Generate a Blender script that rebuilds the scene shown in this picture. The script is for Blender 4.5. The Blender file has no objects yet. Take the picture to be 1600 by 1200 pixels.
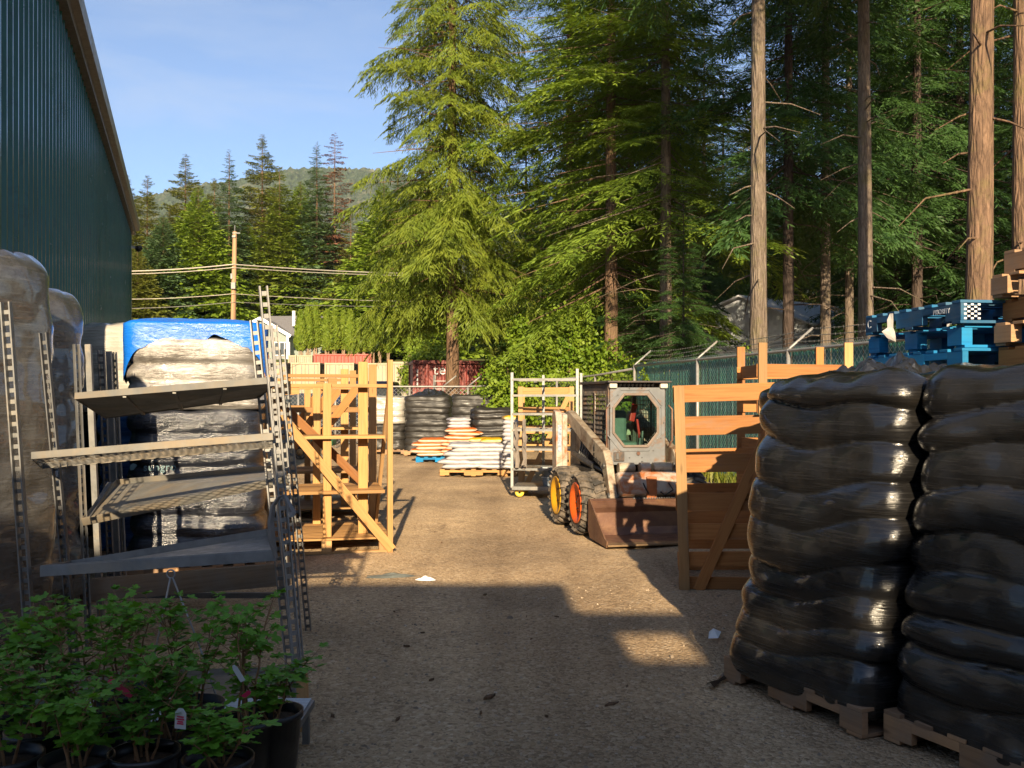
import bpy, math, random
import numpy as np
from mathutils import Vector, Matrix, noise as mnoise

# ---------------------------------------------------------------- basics
SC = bpy.context.scene
COL = SC.collection
rnd = random.Random(7)
HC = 1.6            # eye height, metres
FP = 1350.0         # pixel scale used while measuring the photograph
K = 1.111           # depth scale (measured depth -> metres)
PI = math.pi

def P(u, v, y):
    """pixel of the 1600x1200 photograph at measured depth y -> world point"""
    return Vector(((u - 800) / FP * y, y * K, HC - (v - 620) / FP * y))

def G(u, v):
    return P(u, v, FP * HC / (v - 620))

def W(x, y, z=0.0):
    return Vector((x, y * K, z))

def V(*a):
    return Vector(a)

class MB:
    """collects shapes into one mesh"""
    def __init__(self):
        self.v = []; self.f = []; self.uv = []
    def add(self, vs, fs, uvs=None):
        b = len(self.v)
        self.v += [tuple(p) for p in vs]
        for i, f in enumerate(fs):
            self.f.append([b + k for k in f])
            if uvs: self.uv.append(uvs[i])
            else: self.uv.append([(vs[k][0], vs[k][1] + vs[k][2]) for k in f])
    def beam(self, p0, p1, w, t, up=(0, 0, 1), ext=0.0):
        p0 = Vector(p0); p1 = Vector(p1); d = p1 - p0
        L = d.length
        if L < 1e-6: return
        d /= L
        p0 = p0 - d * ext; p1 = p1 + d * ext; L += 2 * ext
        up = Vector(up)
        s = d.cross(up)
        if s.length < 1e-4: s = d.cross(Vector((0, 1, 0)))
        if s.length < 1e-4: s = d.cross(Vector((1, 0, 0)))
        s.normalize(); n = s.cross(d).normalized()
        s = s * (w / 2); n = n * (t / 2)
        vs = [p0 - s - n, p0 + s - n, p0 + s + n, p0 - s + n, p1 - s - n, p1 + s - n, p1 + s + n, p1 - s + n]
        fs = [(0, 1, 2, 3), (7, 6, 5, 4), (0, 4, 5, 1), (1, 5, 6, 2), (2, 6, 7, 3), (3, 7, 4, 0)]
        o = rnd.uniform(0, 50); q = rnd.uniform(0, 50)
        uvs = [[(o, q), (o + .02, q), (o + .02, q + t), (o, q + t)]] * 2
        for wd in (w, t, w, t):
            uvs.append([(o, q), (o + L, q), (o + L, q + wd), (o, q + wd)])
            q += .37
        self.add(vs, fs, uvs)
    def box(self, c, s, rot=None):
        c = Vector(c); hx, hy, hz = s[0] / 2, s[1] / 2, s[2] / 2
        ax = max(range(3), key=lambda i: s[i])
        R = rot if rot is not None else Matrix.Identity(3)
        e = [Vector((1, 0, 0)), Vector((0, 1, 0)), Vector((0, 0, 1))]
        d = R @ e[ax]
        up = R @ (e[2] if ax != 2 else e[1])
        oth = s[2] if ax != 2 else s[1]
        wid = [s[i] for i in range(3) if i != ax and not (i == (2 if ax != 2 else 1))][0]
        h = s[ax] / 2
        self.beam(c - d * h, c + d * h, wid, oth, up)
    def tube(self, pts, r, n=8, cap=True):
        pts = [Vector(p) for p in pts]
        rs = r if isinstance(r, (list, tuple)) else [r] * len(pts)
        rings = []; prev = None
        for i, p in enumerate(pts):
            a = pts[max(i - 1, 0)]; b = pts[min(i + 1, len(pts) - 1)]
            d = (b - a).normalized()
            if prev is None:
                s = d.cross(Vector((0, 0, 1)))
                if s.length < 1e-3: s = d.cross(Vector((0, 1, 0)))
            else:
                s = prev - d * prev.dot(d)
            s.normalize(); prev = s
            t = d.cross(s)
            rings.append([p + s * (rs[i] * math.cos(2 * PI * k / n)) + t * (rs[i] * math.sin(2 * PI * k / n)) for k in range(n)])
        vs = [q for ring in rings for q in ring]; fs = []; uvs = []
        acc = 0
        for i in range(len(rings) - 1):
            L = (pts[i + 1] - pts[i]).length
            for k in range(n):
                k2 = (k + 1) % n
                fs.append((i * n + k, i * n + k2, (i + 1) * n + k2, (i + 1) * n + k))
                uvs.append([(acc, k / n), (acc, (k + 1) / n), (acc + L, (k + 1) / n), (acc + L, k / n)])
            acc += L
        if cap:
            fs.append(tuple(range(n))[::-1]); uvs.append([(0, 0)] * n)
            fs.append(tuple((len(rings) - 1) * n + k for k in range(n))); uvs.append([(0, 0)] * n)
        self.add(vs, fs, uvs)
    def lathe(self, prof, M=None, n=24):
        """prof: (r, z) list, around local z; M 4x4"""
        vs = []; fs = []
        for r, z in prof:
            for k in range(n):
                a = 2 * PI * k / n
                p = Vector((r * math.cos(a), r * math.sin(a), z))
                vs.append(M @ p if M else p)
        for i in range(len(prof) - 1):
            for k in range(n):
                k2 = (k + 1) % n
                fs.append((i * n + k, i * n + k2, (i + 1) * n + k2, (i + 1) * n + k))
        self.add(vs, fs)
    def prism(self, poly, ext):
        """poly: 3D points of a flat outline, ext: extrusion vector"""
        n = len(poly); ext = Vector(ext)
        a = [Vector(p) for p in poly]; b = [p + ext for p in a]
        fs = [tuple(range(n))[::-1], tuple(range(n, 2 * n))]
        for i in range(n):
            j = (i + 1) % n
            fs.append((i, j, n + j, n + i))
        self.add(a + b, fs)
    def quad(self, a, b, c, d):
        self.add([a, b, c, d], [(0, 1, 2, 3)])
    def build(self, name, mat, parent=None, world=False, smooth=False, bevel=0.0, origin=None):
        me = bpy.data.meshes.new(name)
        off = Vector((0, 0, 0))
        if world and parent is not None:
            p = parent
            while p is not None:
                off += p.location; p = p.parent
        if origin is not None:
            off = Vector(origin)
        vs = [(p[0] - off.x, p[1] - off.y, p[2] - off.z) for p in self.v]
        me.from_pydata(vs, [], self.f)
        uvl = me.uv_layers.new(name='UVMap')
        flat = [c for face in self.uv for uv in face for c in uv]
        uvl.data.foreach_set('uv', flat)
        for m in (mat if isinstance(mat, (list, tuple)) else [mat]):
            me.materials.append(m)
        if smooth:
            me.polygons.foreach_set('use_smooth', [True] * len(me.polygons))
        me.update()
        o = bpy.data.objects.new(name, me); COL.objects.link(o)
        if parent is not None: o.parent = parent
        elif origin is not None: o.location = origin
        if bevel:
            m = o.modifiers.new('bevel', 'BEVEL'); m.width = bevel; m.segments = 2; m.limit_method = 'ANGLE'; m.angle_limit = .6
        return o

def np_mesh(name, quads, mat):
    """quads (n,4,3) array -> mesh"""
    n = len(quads)
    me = bpy.data.meshes.new(name)
    me.vertices.add(n * 4); me.loops.add(n * 4); me.polygons.add(n)
    me.vertices.foreach_set('co', np.ascontiguousarray(quads, dtype=np.float32).reshape(-1))
    me.loops.foreach_set('vertex_index', np.arange(n * 4, dtype=np.int32))
    me.polygons.foreach_set('loop_start', np.arange(0, n * 4, 4, dtype=np.int32))
    me.polygons.foreach_set('loop_total', np.full(n, 4, dtype=np.int32))
    me.materials.append(mat)
    me.update(calc_edges=True)
    return me

def tag(o, label, cat, group=None):
    o['label'] = label; o['category'] = cat
    if group: o['group'] = group
    return o

def thing(name, label, cat, loc=(0, 0, 0), rotz=0.0, group=None):
    o = bpy.data.objects.new(name, None); COL.objects.link(o)
    o.empty_display_size = .2
    o.location = loc; o.rotation_euler = (0, 0, rotz)
    return tag(o, label, cat, group)

def struct(o, kind='structure'):
    o['kind'] = kind
    return o

def dup(root, loc, rotz=0.0, label=None, group=None, scale=None):
    r = root.copy(); COL.objects.link(r); r.location = loc; r.rotation_euler = (0, 0, rotz)
    if scale is not None: r.scale = scale if isinstance(scale, (tuple, list)) else (scale,) * 3
    if label: r['label'] = label
    if group: r['group'] = group
    for ch in list(root.children):
        c = ch.copy(); COL.objects.link(c); c.parent = r
        for g in ch.children:
            d = g.copy(); COL.objects.link(d); d.parent = c
    return r

def obj_mesh(name, me, parent=None):
    o = bpy.data.objects.new(name, me); COL.objects.link(o)
    if parent is not None: o.parent = parent
    return o

def text_part(s, size, mat, parent, M, name='lettering', ext=.0015, spacing=1.0):
    cu = bpy.data.curves.new('text', 'FONT'); cu.body = s; cu.size = size; cu.extrude = ext
    cu.align_x = 'CENTER'; cu.align_y = 'CENTER'; cu.space_character = spacing
    t = bpy.data.objects.new('text', cu); COL.objects.link(t)
    dg = bpy.context.evaluated_depsgraph_get()
    me = bpy.data.meshes.new_from_object(t.evaluated_get(dg))
    bpy.data.objects.remove(t); bpy.data.curves.remove(cu)
    me.transform(M); me.materials.clear(); me.materials.append(mat)
    return obj_mesh(name, me, parent)

# ---------------------------------------------------------------- materials
def new_mat(name):
    m = bpy.data.materials.new(name); m.use_nodes = True
    nt = m.node_tree; nt.nodes.clear()
    out = nt.nodes.new('ShaderNodeOutputMaterial')
    bs = nt.nodes.new('ShaderNodeBsdfPrincipled')
    nt.links.new(bs.outputs[0], out.inputs[0])
    return m, nt, bs, out

def N(nt, t, **kw):
    n = nt.nodes.new(t)
    for k, v in kw.items(): setattr(n, k, v)
    return n

def noise_node(nt, vec, scale, detail=4, rough=.6, dist=0.0):
    n = N(nt, 'ShaderNodeTexNoise'); n.inputs['Scale'].default_value = scale
    n.inputs['Detail'].default_value = detail; n.inputs['Roughness'].default_value = rough
    n.inputs['Distortion'].default_value = dist
    nt.links.new(vec, n.inputs['Vector'])
    return n.outputs['Fac']

def ramp(nt, fac, stops, interp='LINEAR'):
    r = N(nt, 'ShaderNodeValToRGB'); cr = r.color_ramp; cr.interpolation = interp
    while len(cr.elements) > 1: cr.elements.remove(cr.elements[-1])
    for i, (p, c) in enumerate(stops):
        e = cr.elements[0] if i == 0 else cr.elements.new(p)
        e.position = p
        e.color = (c[0], c[1], c[2], 1) if not isinstance(c, (int, float)) else (c, c, c, 1)
    nt.links.new(fac, r.inputs[0])
    return r.outputs[0]

def mixc(nt, fac, a, b, mode='MIX'):
    m = N(nt, 'ShaderNodeMix', data_type='RGBA', blend_type=mode)
    for sock, val in ((m.inputs[0], fac), (m.inputs[6], a), (m.inputs[7], b)):
        if hasattr(val, 'is_linked'): nt.links.new(val, sock)
        elif isinstance(val, (int, float)): sock.default_value = val
        else: sock.default_value = (val[0], val[1], val[2], 1)
    return m.outputs[2]

def mth(nt, op, a, b=None):
    m = N(nt, 'ShaderNodeMath', operation=op)
    for i, val in enumerate((a, b)):
        if val is None: continue
        if hasattr(val, 'is_linked'): nt.links.new(val, m.inputs[i])
        else: m.inputs[i].default_value = val
    return m.outputs[0]

def mapping(nt, src, scale=(1, 1, 1), rot=(0, 0, 0)):
    m = N(nt, 'ShaderNodeMapping'); m.inputs['Scale'].default_value = scale
    m.inputs['Rotation'].default_value = rot
    nt.links.new(src, m.inputs['Vector'])
    return m.outputs[0]

def coords(nt, which='Object'):
    return N(nt, 'ShaderNodeTexCoord').outputs[which]

def worldpos(nt):
    return N(nt, 'ShaderNodeNewGeometry').outputs['Position']

def bump(nt, bs, h, strength=.3, dist=.01):
    b = N(nt, 'ShaderNodeBump'); b.inputs['Strength'].default_value = strength
    b.inputs['Distance'].default_value = dist
    nt.links.new(h, b.inputs['Height']); nt.links.new(b.outputs[0], bs.inputs['Normal'])

def shade(base, k): return tuple(min(1, c * k) for c in base)

def simple(name, base, rough=.6, metal=0.0, var=.25, nscale=6, bstr=.1, bscale=60, spec=.5, dirt=None, dirt_amt=.5, dirt_scale=2.5, coat=0.0):
    m, nt, bs, out = new_mat(name)
    co = coords(nt)
    f = noise_node(nt, co, nscale, 6)
    c = ramp(nt, f, [(.3, shade(base, 1 - var)), (.7, shade(base, 1 + var))])
    if dirt is not None:
        d = noise_node(nt, co, dirt_scale, 8, .7, .6)
        dm = ramp(nt, d, [(.62 - dirt_amt * .28, 0.0), (.74 - dirt_amt * .2, 1.0)])
        c = mixc(nt, dm, c, dirt)
    nt.links.new(c, bs.inputs['Base Color'])
    rr = ramp(nt, noise_node(nt, co, nscale * 2.3, 5), [(.3, max(.02, rough - .12)), (.7, min(1, rough + .12))])
    nt.links.new(rr, bs.inputs['Roughness'])
    bs.inputs['Metallic'].default_value = metal
    bs.inputs['Specular IOR Level'].default_value = spec
    bs.inputs['Coat Weight'].default_value = coat
    if bstr:
        bump(nt, bs, noise_node(nt, co, bscale, 4), bstr, .01)
    return m

def wood(name, base, dark, gscale=1.0, rough=.75, knots=True, weather=None):
    m, nt, bs, out = new_mat(name)
    uv = coords(nt, 'UV')
    g = noise_node(nt, mapping(nt, uv, (1.3 * gscale, 34 * gscale, 1)), 1.6, 6, .65, .5)
    big = noise_node(nt, mapping(nt, uv, (.5, 3, 1)), 1.0, 3)
    c = ramp(nt, g, [(.25, dark), (.52, base), (.78, shade(base, 1.18))])
    c = mixc(nt, ramp(nt, big, [(.3, 0.0), (.72, .55)]), c, shade(dark, 1.15))
    tone = noise_node(nt, mapping(nt, uv, (.13, .9, 1)), 1.0, 0)
    c = mixc(nt, 1.0, c, ramp(nt, tone, [(.28, (.58, .56, .55)), (.5, (.95, .93, .9)), (.72, (1.2, 1.14, 1.05))]), 'MULTIPLY')
    gs = noise_node(nt, mapping(nt, uv, (.6, 2.2, 1)), 1.7, 5, .7, .4)
    c = mixc(nt, ramp(nt, gs, [(.56, 0.0), (.72, .5)]), c, (.19, .15, .12))
    if knots:
        vo = N(nt, 'ShaderNodeTexVoronoi'); vo.inputs['Scale'].default_value = 1.0
        nt.links.new(mapping(nt, uv, (2.1, 9, 1)), vo.inputs['Vector'])
        kn = ramp(nt, vo.outputs['Distance'], [(.05, 1.0), (.13, 0.0)])
        c = mixc(nt, mth(nt, 'MULTIPLY', kn, .75), c, shade(dark, .45))
    if weather is not None:
        wn = noise_node(nt, coords(nt), 3.0, 6, .7)
        c = mixc(nt, ramp(nt, wn, [(.42, 0.0), (.66, .8)]), c, weather)
    nt.links.new(c, bs.inputs['Base Color'])
    bs.inputs['Roughness'].default_value = rough
    bs.inputs['Specular IOR Level'].default_value = .25
    bump(nt, bs, g, .25, .004)
    return m

def film(name, base, base2, rough=.2, zscale=26, streak=.5, bstr=.5, spec=.7, crumple=.5, rot=(0, 0, 0), blotch=1.3, dust=None, coat=0.0, bright=1.9, metal=0.0):
    """stretch film: long streaks round the load, small crumples"""
    m, nt, bs, out = new_mat(name)
    bs.inputs['Coat Weight'].default_value = coat; bs.inputs['Coat Roughness'].default_value = .07
    co = coords(nt)
    st = noise_node(nt, mapping(nt, co, (1.6, 1.6, zscale), rot), 2.0, 6, .72, .25)
    bl = noise_node(nt, co, blotch, 5, .6, .4)
    c = ramp(nt, bl, [(.35, base), (.65, base2)])
    c = mixc(nt, mth(nt, 'MULTIPLY', ramp(nt, st, [(.5, 0.0), (.72, 1.0)]), streak), c, shade(base2, bright))  # lighter streaks put film highlights into the base colour
    bs.inputs['Metallic'].default_value = metal
    if dust is not None:
        dn = noise_node(nt, co, 5.0, 6, .8)
        c = mixc(nt, ramp(nt, dn, [(.52, 0.0), (.7, .7)]), c, dust)
    nt.links.new(c, bs.inputs['Base Color'])
    r = ramp(nt, st, [(.3, max(.05, rough * .6)), (.7, rough * 1.8)])
    nt.links.new(r, bs.inputs['Roughness'])
    bs.inputs['Specular IOR Level'].default_value = spec
    cr = noise_node(nt, mapping(nt, co, (5, 5, 12), rot), 1.5, 5, .65, .9)
    h = mth(nt, 'ADD', mth(nt, 'MULTIPLY', st, .5), mth(nt, 'MULTIPLY', cr, crumple))
    bump(nt, bs, h, bstr, .03)
    return m

def leafy(name, c1, c2, trans=.3, nscale=.8, tcol=None, rough=.55):
    m, nt, bs, out = new_mat(name)
    co = worldpos(nt)
    f = noise_node(nt, co, nscale, 2, .7)
    c = ramp(nt, f, [(.3, c1), (.7, c2)])
    nt.links.new(c, bs.inputs['Base Color'])
    bs.inputs['Roughness'].default_value = rough
    bs.inputs['Specular IOR Level'].default_value = .3
    tr = N(nt, 'ShaderNodeBsdfTranslucent')
    cc = mixc(nt, 1.0, c, tcol or (1.25, 1.2, .5), 'MULTIPLY')
    nt.links.new(cc, tr.inputs[0])
    mx = N(nt, 'ShaderNodeMixShader'); mx.inputs[0].default_value = trans
    nt.links.new(bs.outputs[0], mx.inputs[1]); nt.links.new(tr.outputs[0], mx.inputs[2])
    nt.links.new(mx.outputs[0], out.inputs[0])
    return m

def bark(name, base, dark, moss=None):
    m, nt, bs, out = new_mat(name)
    co = coords(nt)
    g = noise_node(nt, mapping(nt, co, (1, 1, .22)), 11, 8, .72, .6)
    vo = N(nt, 'ShaderNodeTexVoronoi', feature='DISTANCE_TO_EDGE'); vo.inputs['Scale'].default_value = 17
    nt.links.new(mapping(nt, co, (1, 1, .14)), vo.inputs['Vector'])
    c = ramp(nt, g, [(.3, dark), (.6, base), (.8, shade(base, 1.35))])
    c = mixc(nt, ramp(nt, vo.outputs['Distance'], [(.0, .4), (.10, 0.0)]), c, shade(dark, .6))
    if moss is not None:
        c = mixc(nt, ramp(nt, noise_node(nt, co, 1.3, 6, .75), [(.5, 0.0), (.64, .65)]), c, moss)
    nt.links.new(c, bs.inputs['Base Color'])
    bs.inputs['Roughness'].default_value = .9; bs.inputs['Specular IOR Level'].default_value = .15
    bump(nt, bs, mth(nt, 'ADD', g, mth(nt, 'MULTIPLY', vo.outputs['Distance'], 1.5)), .8, .05)
    return m

# fresh and weathered lumber
M_PINE = wood('fresh_pine', (.40, .235, .095), (.26, .13, .046))
M_FIR = wood('orange_fir', (.38, .175, .058), (.25, .095, .028))
M_PALE = wood('pale_pine', (.42, .26, .12), (.29, .165, .065))
M_GREYWOOD = wood('weathered_board', (.28, .20, .13), (.16, .11, .07), weather=(.20, .17, .14))
M_PALLET = wood('pallet_board', (.36, .22, .12), (.22, .12, .06), weather=(.20, .15, .11))
M_BLUE = wood('blue_painted_board', (.010, .12, .27), (.008, .075, .17), knots=False, weather=(.07, .12, .16))
M_BLUEBR = wood('bright_blue_board', (.006, .20, .46), (.005, .12, .31), knots=False, weather=(.02, .16, .29))
# metals
M_GALV = simple('galvanised_steel', (.18, .18, .175), .5, .5, .22, 9, .12, 40, dirt=(.25, .22, .18), dirt_amt=.4)
M_GALVW = simple('bright_galvanised_steel', (.25, .245, .235), .5, .3, .16, 9, .1, 40, dirt=(.35, .3, .24), dirt_amt=.3)
M_GALVD = simple('dull_dark_steel', (.10, .10, .10), .55, .5, .3, 9, .1, 40)
M_TRAY = simple('dusty_tray_steel', (.155, .15, .135), .6, .3, .25, 5, .1, 30, dirt=(.20, .16, .11), dirt_amt=.6)
M_BLACKM = simple('black_metal', (.02, .02, .022), .45, .2, .3)
M_RUBBER = simple('tyre_rubber', (.035, .033, .03), .85, 0, .3, 8, .3, 40, spec=.25, dirt=(.16, .13, .10), dirt_amt=.75, dirt_scale=5)
M_WHITE = simple('white_plastic', (.75, .75, .74), .4, 0, .08)
M_GREYP = simple('grey_plastic', (.16, .19, .22), .5, 0, .15)
# ---------------------------------------------------------------- render, camera, light
cam = bpy.data.cameras.new('camera'); camo = bpy.data.objects.new('camera', cam); COL.objects.link(camo)
camo.location = (0, 0, HC); camo.rotation_euler = (PI / 2, 0, 0)
cam.sensor_fit = 'HORIZONTAL'; cam.sensor_width = 36; cam.lens = 36 * FP * K / 1600
cam.shift_y = 20 / 1600; cam.clip_start = .05; cam.clip_end = 9000
SC.camera = camo

SUN_SLOPE = .40 / K
TRAVEL = Vector((-.0637 / K, 1, -SUN_SLOPE)).normalized()
sun = bpy.data.lights.new('sun', 'SUN'); sun.energy = 5.0; sun.angle = math.radians(.55); sun.color = (1.0, .80, .53)
suno = bpy.data.objects.new('sun', sun); COL.objects.link(suno)
suno.rotation_euler = TRAVEL.to_track_quat('-Z', 'Y').to_euler(); suno.location = (5, -30, 20)
world = bpy.data.worlds.new('World'); SC.world = world; world.use_nodes = True
wn = world.node_tree; wn.nodes.clear()
wout = wn.nodes.new('ShaderNodeOutputWorld'); wbg = wn.nodes.new('ShaderNodeBackground')
sky = wn.nodes.new('ShaderNodeTexSky'); sky.sky_type = 'NISHITA'; sky.sun_disc = False
sky.sun_elevation = math.atan(SUN_SLOPE / 1.002); sky.sun_rotation = math.radians(176.7)
sky.air_density = .75; sky.dust_density = .9; sky.ozone_density = 2.6; sky.altitude = 300
wbg.inputs[1].default_value = .08
# thin cirrus streaks
tc = wn.nodes.new('ShaderNodeTexCoord')
mp = mapping(wn, tc.outputs['Generated'], (1.2, 1.2, 7), (.12, -.22, 0))
cn = noise_node(wn, mp, 2.4, 6, .55, .5)
cf = ramp(wn, cn, [(.46, 0.0), (.78, .55)])
colr = mixc(wn, cf, sky.outputs[0], (3.0, 3.6, 4.6))
wn.links.new(colr, wbg.inputs[0]); wn.links.new(wbg.outputs[0], wout.inputs[0])
SC.view_settings.view_transform = 'Standard'; SC.view_settings.look = 'None'
SC.view_settings.exposure = 1.3; SC.view_settings.gamma = 1.0
SC.cycles.max_bounces = 5; SC.cycles.diffuse_bounces = 2; SC.cycles.glossy_bounces = 2
SC.cycles.transmission_bounces = 4; SC.cycles.transparent_max_bounces = 6

# ---------------------------------------------------------------- ground
def smooth(a, b, x):
    t = min(1, max(0, (x - a) / (b - a))); return t * t * (3 - 2 * t)

def ground_z(x, y):
    z = 1.15 * smooth(36, 58, y) + 4.05 * smooth(68, 92, y)
    if -6 < x < 9 and 0 < y < 34:
        z += .035 * (mnoise.noise(Vector((x * .55, y * .3, 3))) + .5 * mnoise.noise(Vector((x * 1.7, y * 1.1, 8)))) * smooth(0, 1.2, 6 - abs(x - 1.0))
    return z

def axis(near0, near1, step, far):
    a = list(np.arange(near0, near1 + 1e-6, step))
    s = step; lo = near0; hi = near1
    L = []; R = []
    while hi < far: s *= 1.35; hi += s; R.append(hi)
    s = step
    while lo > -far: s *= 1.35; lo -= s; L.append(lo)
    return L[::-1] + a + R

xs = axis(-6, 9, .15, 5000); ys = axis(0, 100, .3, 5000)
g = MB(); nx = len(xs)
vs = [(x, y, ground_z(x, y)) for y in ys for x in xs]
fs = [(j * nx + i, j * nx + i + 1, (j + 1) * nx + i + 1, (j + 1) * nx + i) for j in range(len(ys) - 1) for i in range(nx - 1)]
g.add(vs, fs)
def gravel_mat():
    m, nt, bs, out = new_mat('gravel_yard')
    p = worldpos(nt)
    big = noise_node(nt, p, .55, 4, .6, .4)
    med = noise_node(nt, p, 7, 6, .7)
    vo = N(nt, 'ShaderNodeTexVoronoi'); vo.inputs['Scale'].default_value = 46; vo.inputs['Randomness'].default_value = 1
    nt.links.new(p, vo.inputs['Vector'])
    vo2 = N(nt, 'ShaderNodeTexVoronoi'); vo2.inputs['Scale'].default_value = 95
    nt.links.new(p, vo2.inputs['Vector'])
    sepx = N(nt, 'ShaderNodeSeparateColor'); nt.links.new(vo.outputs['Color'], sepx.inputs[0])
    sepy = N(nt, 'ShaderNodeSeparateColor'); nt.links.new(vo2.outputs['Color'], sepy.inputs[0])
    soil = ramp(nt, med, [(.3, (.36, .255, .15)), (.7, (.54, .405, .25))])
    stone = ramp(nt, sepx.outputs[0], [(.0, (.22, .17, .12)), (.4, (.45, .35, .235)), (.75, (.55, .44, .31)), (1.0, (.64, .55, .43))])
    fine = ramp(nt, sepy.outputs[1], [(.0, (.23, .18, .125)), (.5, (.47, .365, .245)), (1.0, (.60, .49, .355))])
    c = mixc(nt, ramp(nt, sepx.outputs[1], [(.45, 0.0), (.5, 1.0)], 'LINEAR'), fine, stone)
    c = mixc(nt, .24, c, soil)
    c = mixc(nt, 1.0, c, ramp(nt, big, [(.3, (.70, .66, .62)), (.7, (1.18, 1.12, 1.03))]), 'MULTIPLY')
    trk = noise_node(nt, mapping(nt, p, (1.4, .05, 1)), 1.0, 3, .5, .3)
    c = mixc(nt, 1.0, c, ramp(nt, trk, [(.35, (.74, .70, .66)), (.6, (1.08, 1.05, 1.0))]), 'MULTIPLY')
    # dark damp / bark-dust patches with a shape of their own
    pat = noise_node(nt, mapping(nt, p, (1.0, .55, 1)), 1.5, 6, .75, 1.0)
    c = mixc(nt, ramp(nt, pat, [(.60, 0.0), (.70, .6)]), c, (.10, .065, .042))
    # grass beyond the yard
    sp = N(nt, 'ShaderNodeSeparateXYZ'); nt.links.new(p, sp.inputs[0])
    gy = ramp(nt, mth(nt, 'DIVIDE', sp.outputs[1], 100.0), [(.60, 0.0), (.66, 1.0)])
    c = mixc(nt, gy, c, ramp(nt, med, [(.3, (.06, .085, .02)), (.7, (.13, .13, .04))]))
    nt.links.new(c, bs.inputs['Base Color'])
    bs.inputs['Roughness'].default_value = .92; bs.inputs['Specular IOR Level'].default_value = .2
    h = mth(nt, 'ADD', mth(nt, 'MULTIPLY', mth(nt, 'SUBTRACT', .6, vo.outputs['Distance']), .6), mth(nt, 'MULTIPLY', mth(nt, 'SUBTRACT', .6, vo2.outputs['Distance']), .35))
    h = mth(nt, 'ADD', h, mth(nt, 'MULTIPLY', med, .8))
    rut = noise_node(nt, mapping(nt, p, (1.6, .7, 1)), 1.8, 4, .55, .4)
    h = mth(nt, 'ADD', h, mth(nt, 'MULTIPLY', rut, 3.2))
    bump(nt, bs, h, .95, .02)
    return m
M_GRAVEL = gravel_mat()
struct(g.build('ground', M_GRAVEL, smooth=True))

# loose stones lying on the yard
def pebble_mat():
    m, nt, bs, out = new_mat('loose_stone')
    p = worldpos(nt)
    vo = N(nt, 'ShaderNodeTexVoronoi'); vo.inputs['Scale'].default_value = 9
    nt.links.new(p, vo.inputs['Vector'])
    s = N(nt, 'ShaderNodeSeparateColor'); nt.links.new(vo.outputs['Color'], s.inputs[0])
    c = ramp(nt, s.outputs[0], [(0, (.17, .13, .095)), (.5, (.30, .23, .155)), (.93, (.40, .31, .22)), (1, (.48, .40, .31))])
    nt.links.new(c, bs.inputs['Base Color']); bs.inputs['Roughness'].default_value = .85
    return m
st = MB()
r2 = random.Random(11)
for i in range(4200):
    y = 3.2 + 4.9 * r2.random() ** 1.4
    x = r2.uniform(-1.6, 4.2) if y < 8 else r2.uniform(-2.6, 3.6)
    s = r2.choice((.003, .004, .004, .005, .006, .008)) * r2.uniform(.8, 1.5)
    if r2.random() < .01: s *= 1.8
    a = r2.uniform(0, PI); ca, sa = math.cos(a), math.sin(a)
    ex = r2.uniform(.8, 1.6); z0 = ground_z(x, y)
    vs = []
    for (px, py, pz) in ((1, 0, .1), (.45, .85, 0), (-.6, .75, .15), (-1, -.1, 0), (-.4, -.9, .1), (.6, -.75, 0)):
        px *= s * ex * r2.uniform(.8, 1.2); py *= s * r2.uniform(.8, 1.2)
        vs.append((x + px * ca - py * sa, y + px * sa + py * ca, z0 + pz * s))
    for (px, py, pz) in ((.5, .1, .8), (-.3, .45, .9), (-.2, -.45, .75)):
        px *= s * ex; py *= s
        vs.append((x + px * ca - py * sa, y + px * sa + py * ca, z0 + pz * s * r2.uniform(.8, 1.2)))
    st.add(vs, [(0, 1, 6), (1, 7, 6), (1, 2, 7), (2, 3, 7), (3, 8, 7), (3, 4, 8), (4, 5, 8), (5, 6, 8), (5, 0, 6), (6, 7, 8)])
struct(st.build('gravel_stones', pebble_mat()), 'stuff')

# ---------------------------------------------------------------- mountain
prof = [(-400, 430), (0, 360), (150, 332), (200, 318), (250, 303), (300, 290), (350, 286), (400, 274), (450, 266), (500, 264), (560, 266), (610, 269), (650, 280), (700, 297), (760, 318), (900, 345), (1200, 372), (1500, 400), (1900, 470), (2400, 540)]
def ridge(u):
    for (a, va), (b, vb) in zip(prof, prof[1:]):
        if a <= u <= b:
            t = (u - a) / (b - a); return va + (vb - va) * t
    return 560
h = MB(); NU, NV = 760, 150
rr = random.Random(5)
vs = []
for j in range(NV):
    t = j / (NV - 1)
    for i in range(NU):
        u = -400 + 2700 * i / (NU - 1)
        y = 700 + 1300 * t
        p = P(u, 0, y)
        zr = HC - (ridge(u) - 620) / FP * 2000
        z = -5 + (zr + 5) * (t ** 1.25)
        n1 = mnoise.fractal(Vector((p.x * .0045, y * .0045, 1)), 1.0, 2.0, 4)
        z += n1 * 45 * t * (1 - t) * 3.2
        z += rr.random() ** 2 * 9 * min(1, t * 4)
        vs.append((p.x + rr.uniform(-.9, .9), p.y + rr.uniform(-3, 3), z))
fs = [(j * NU + i, j * NU + i + 1, (j + 1) * NU + i + 1, (j + 1) * NU + i) for j in range(NV - 1) for i in range(NU - 1)]
h.add(vs, fs)
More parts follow.
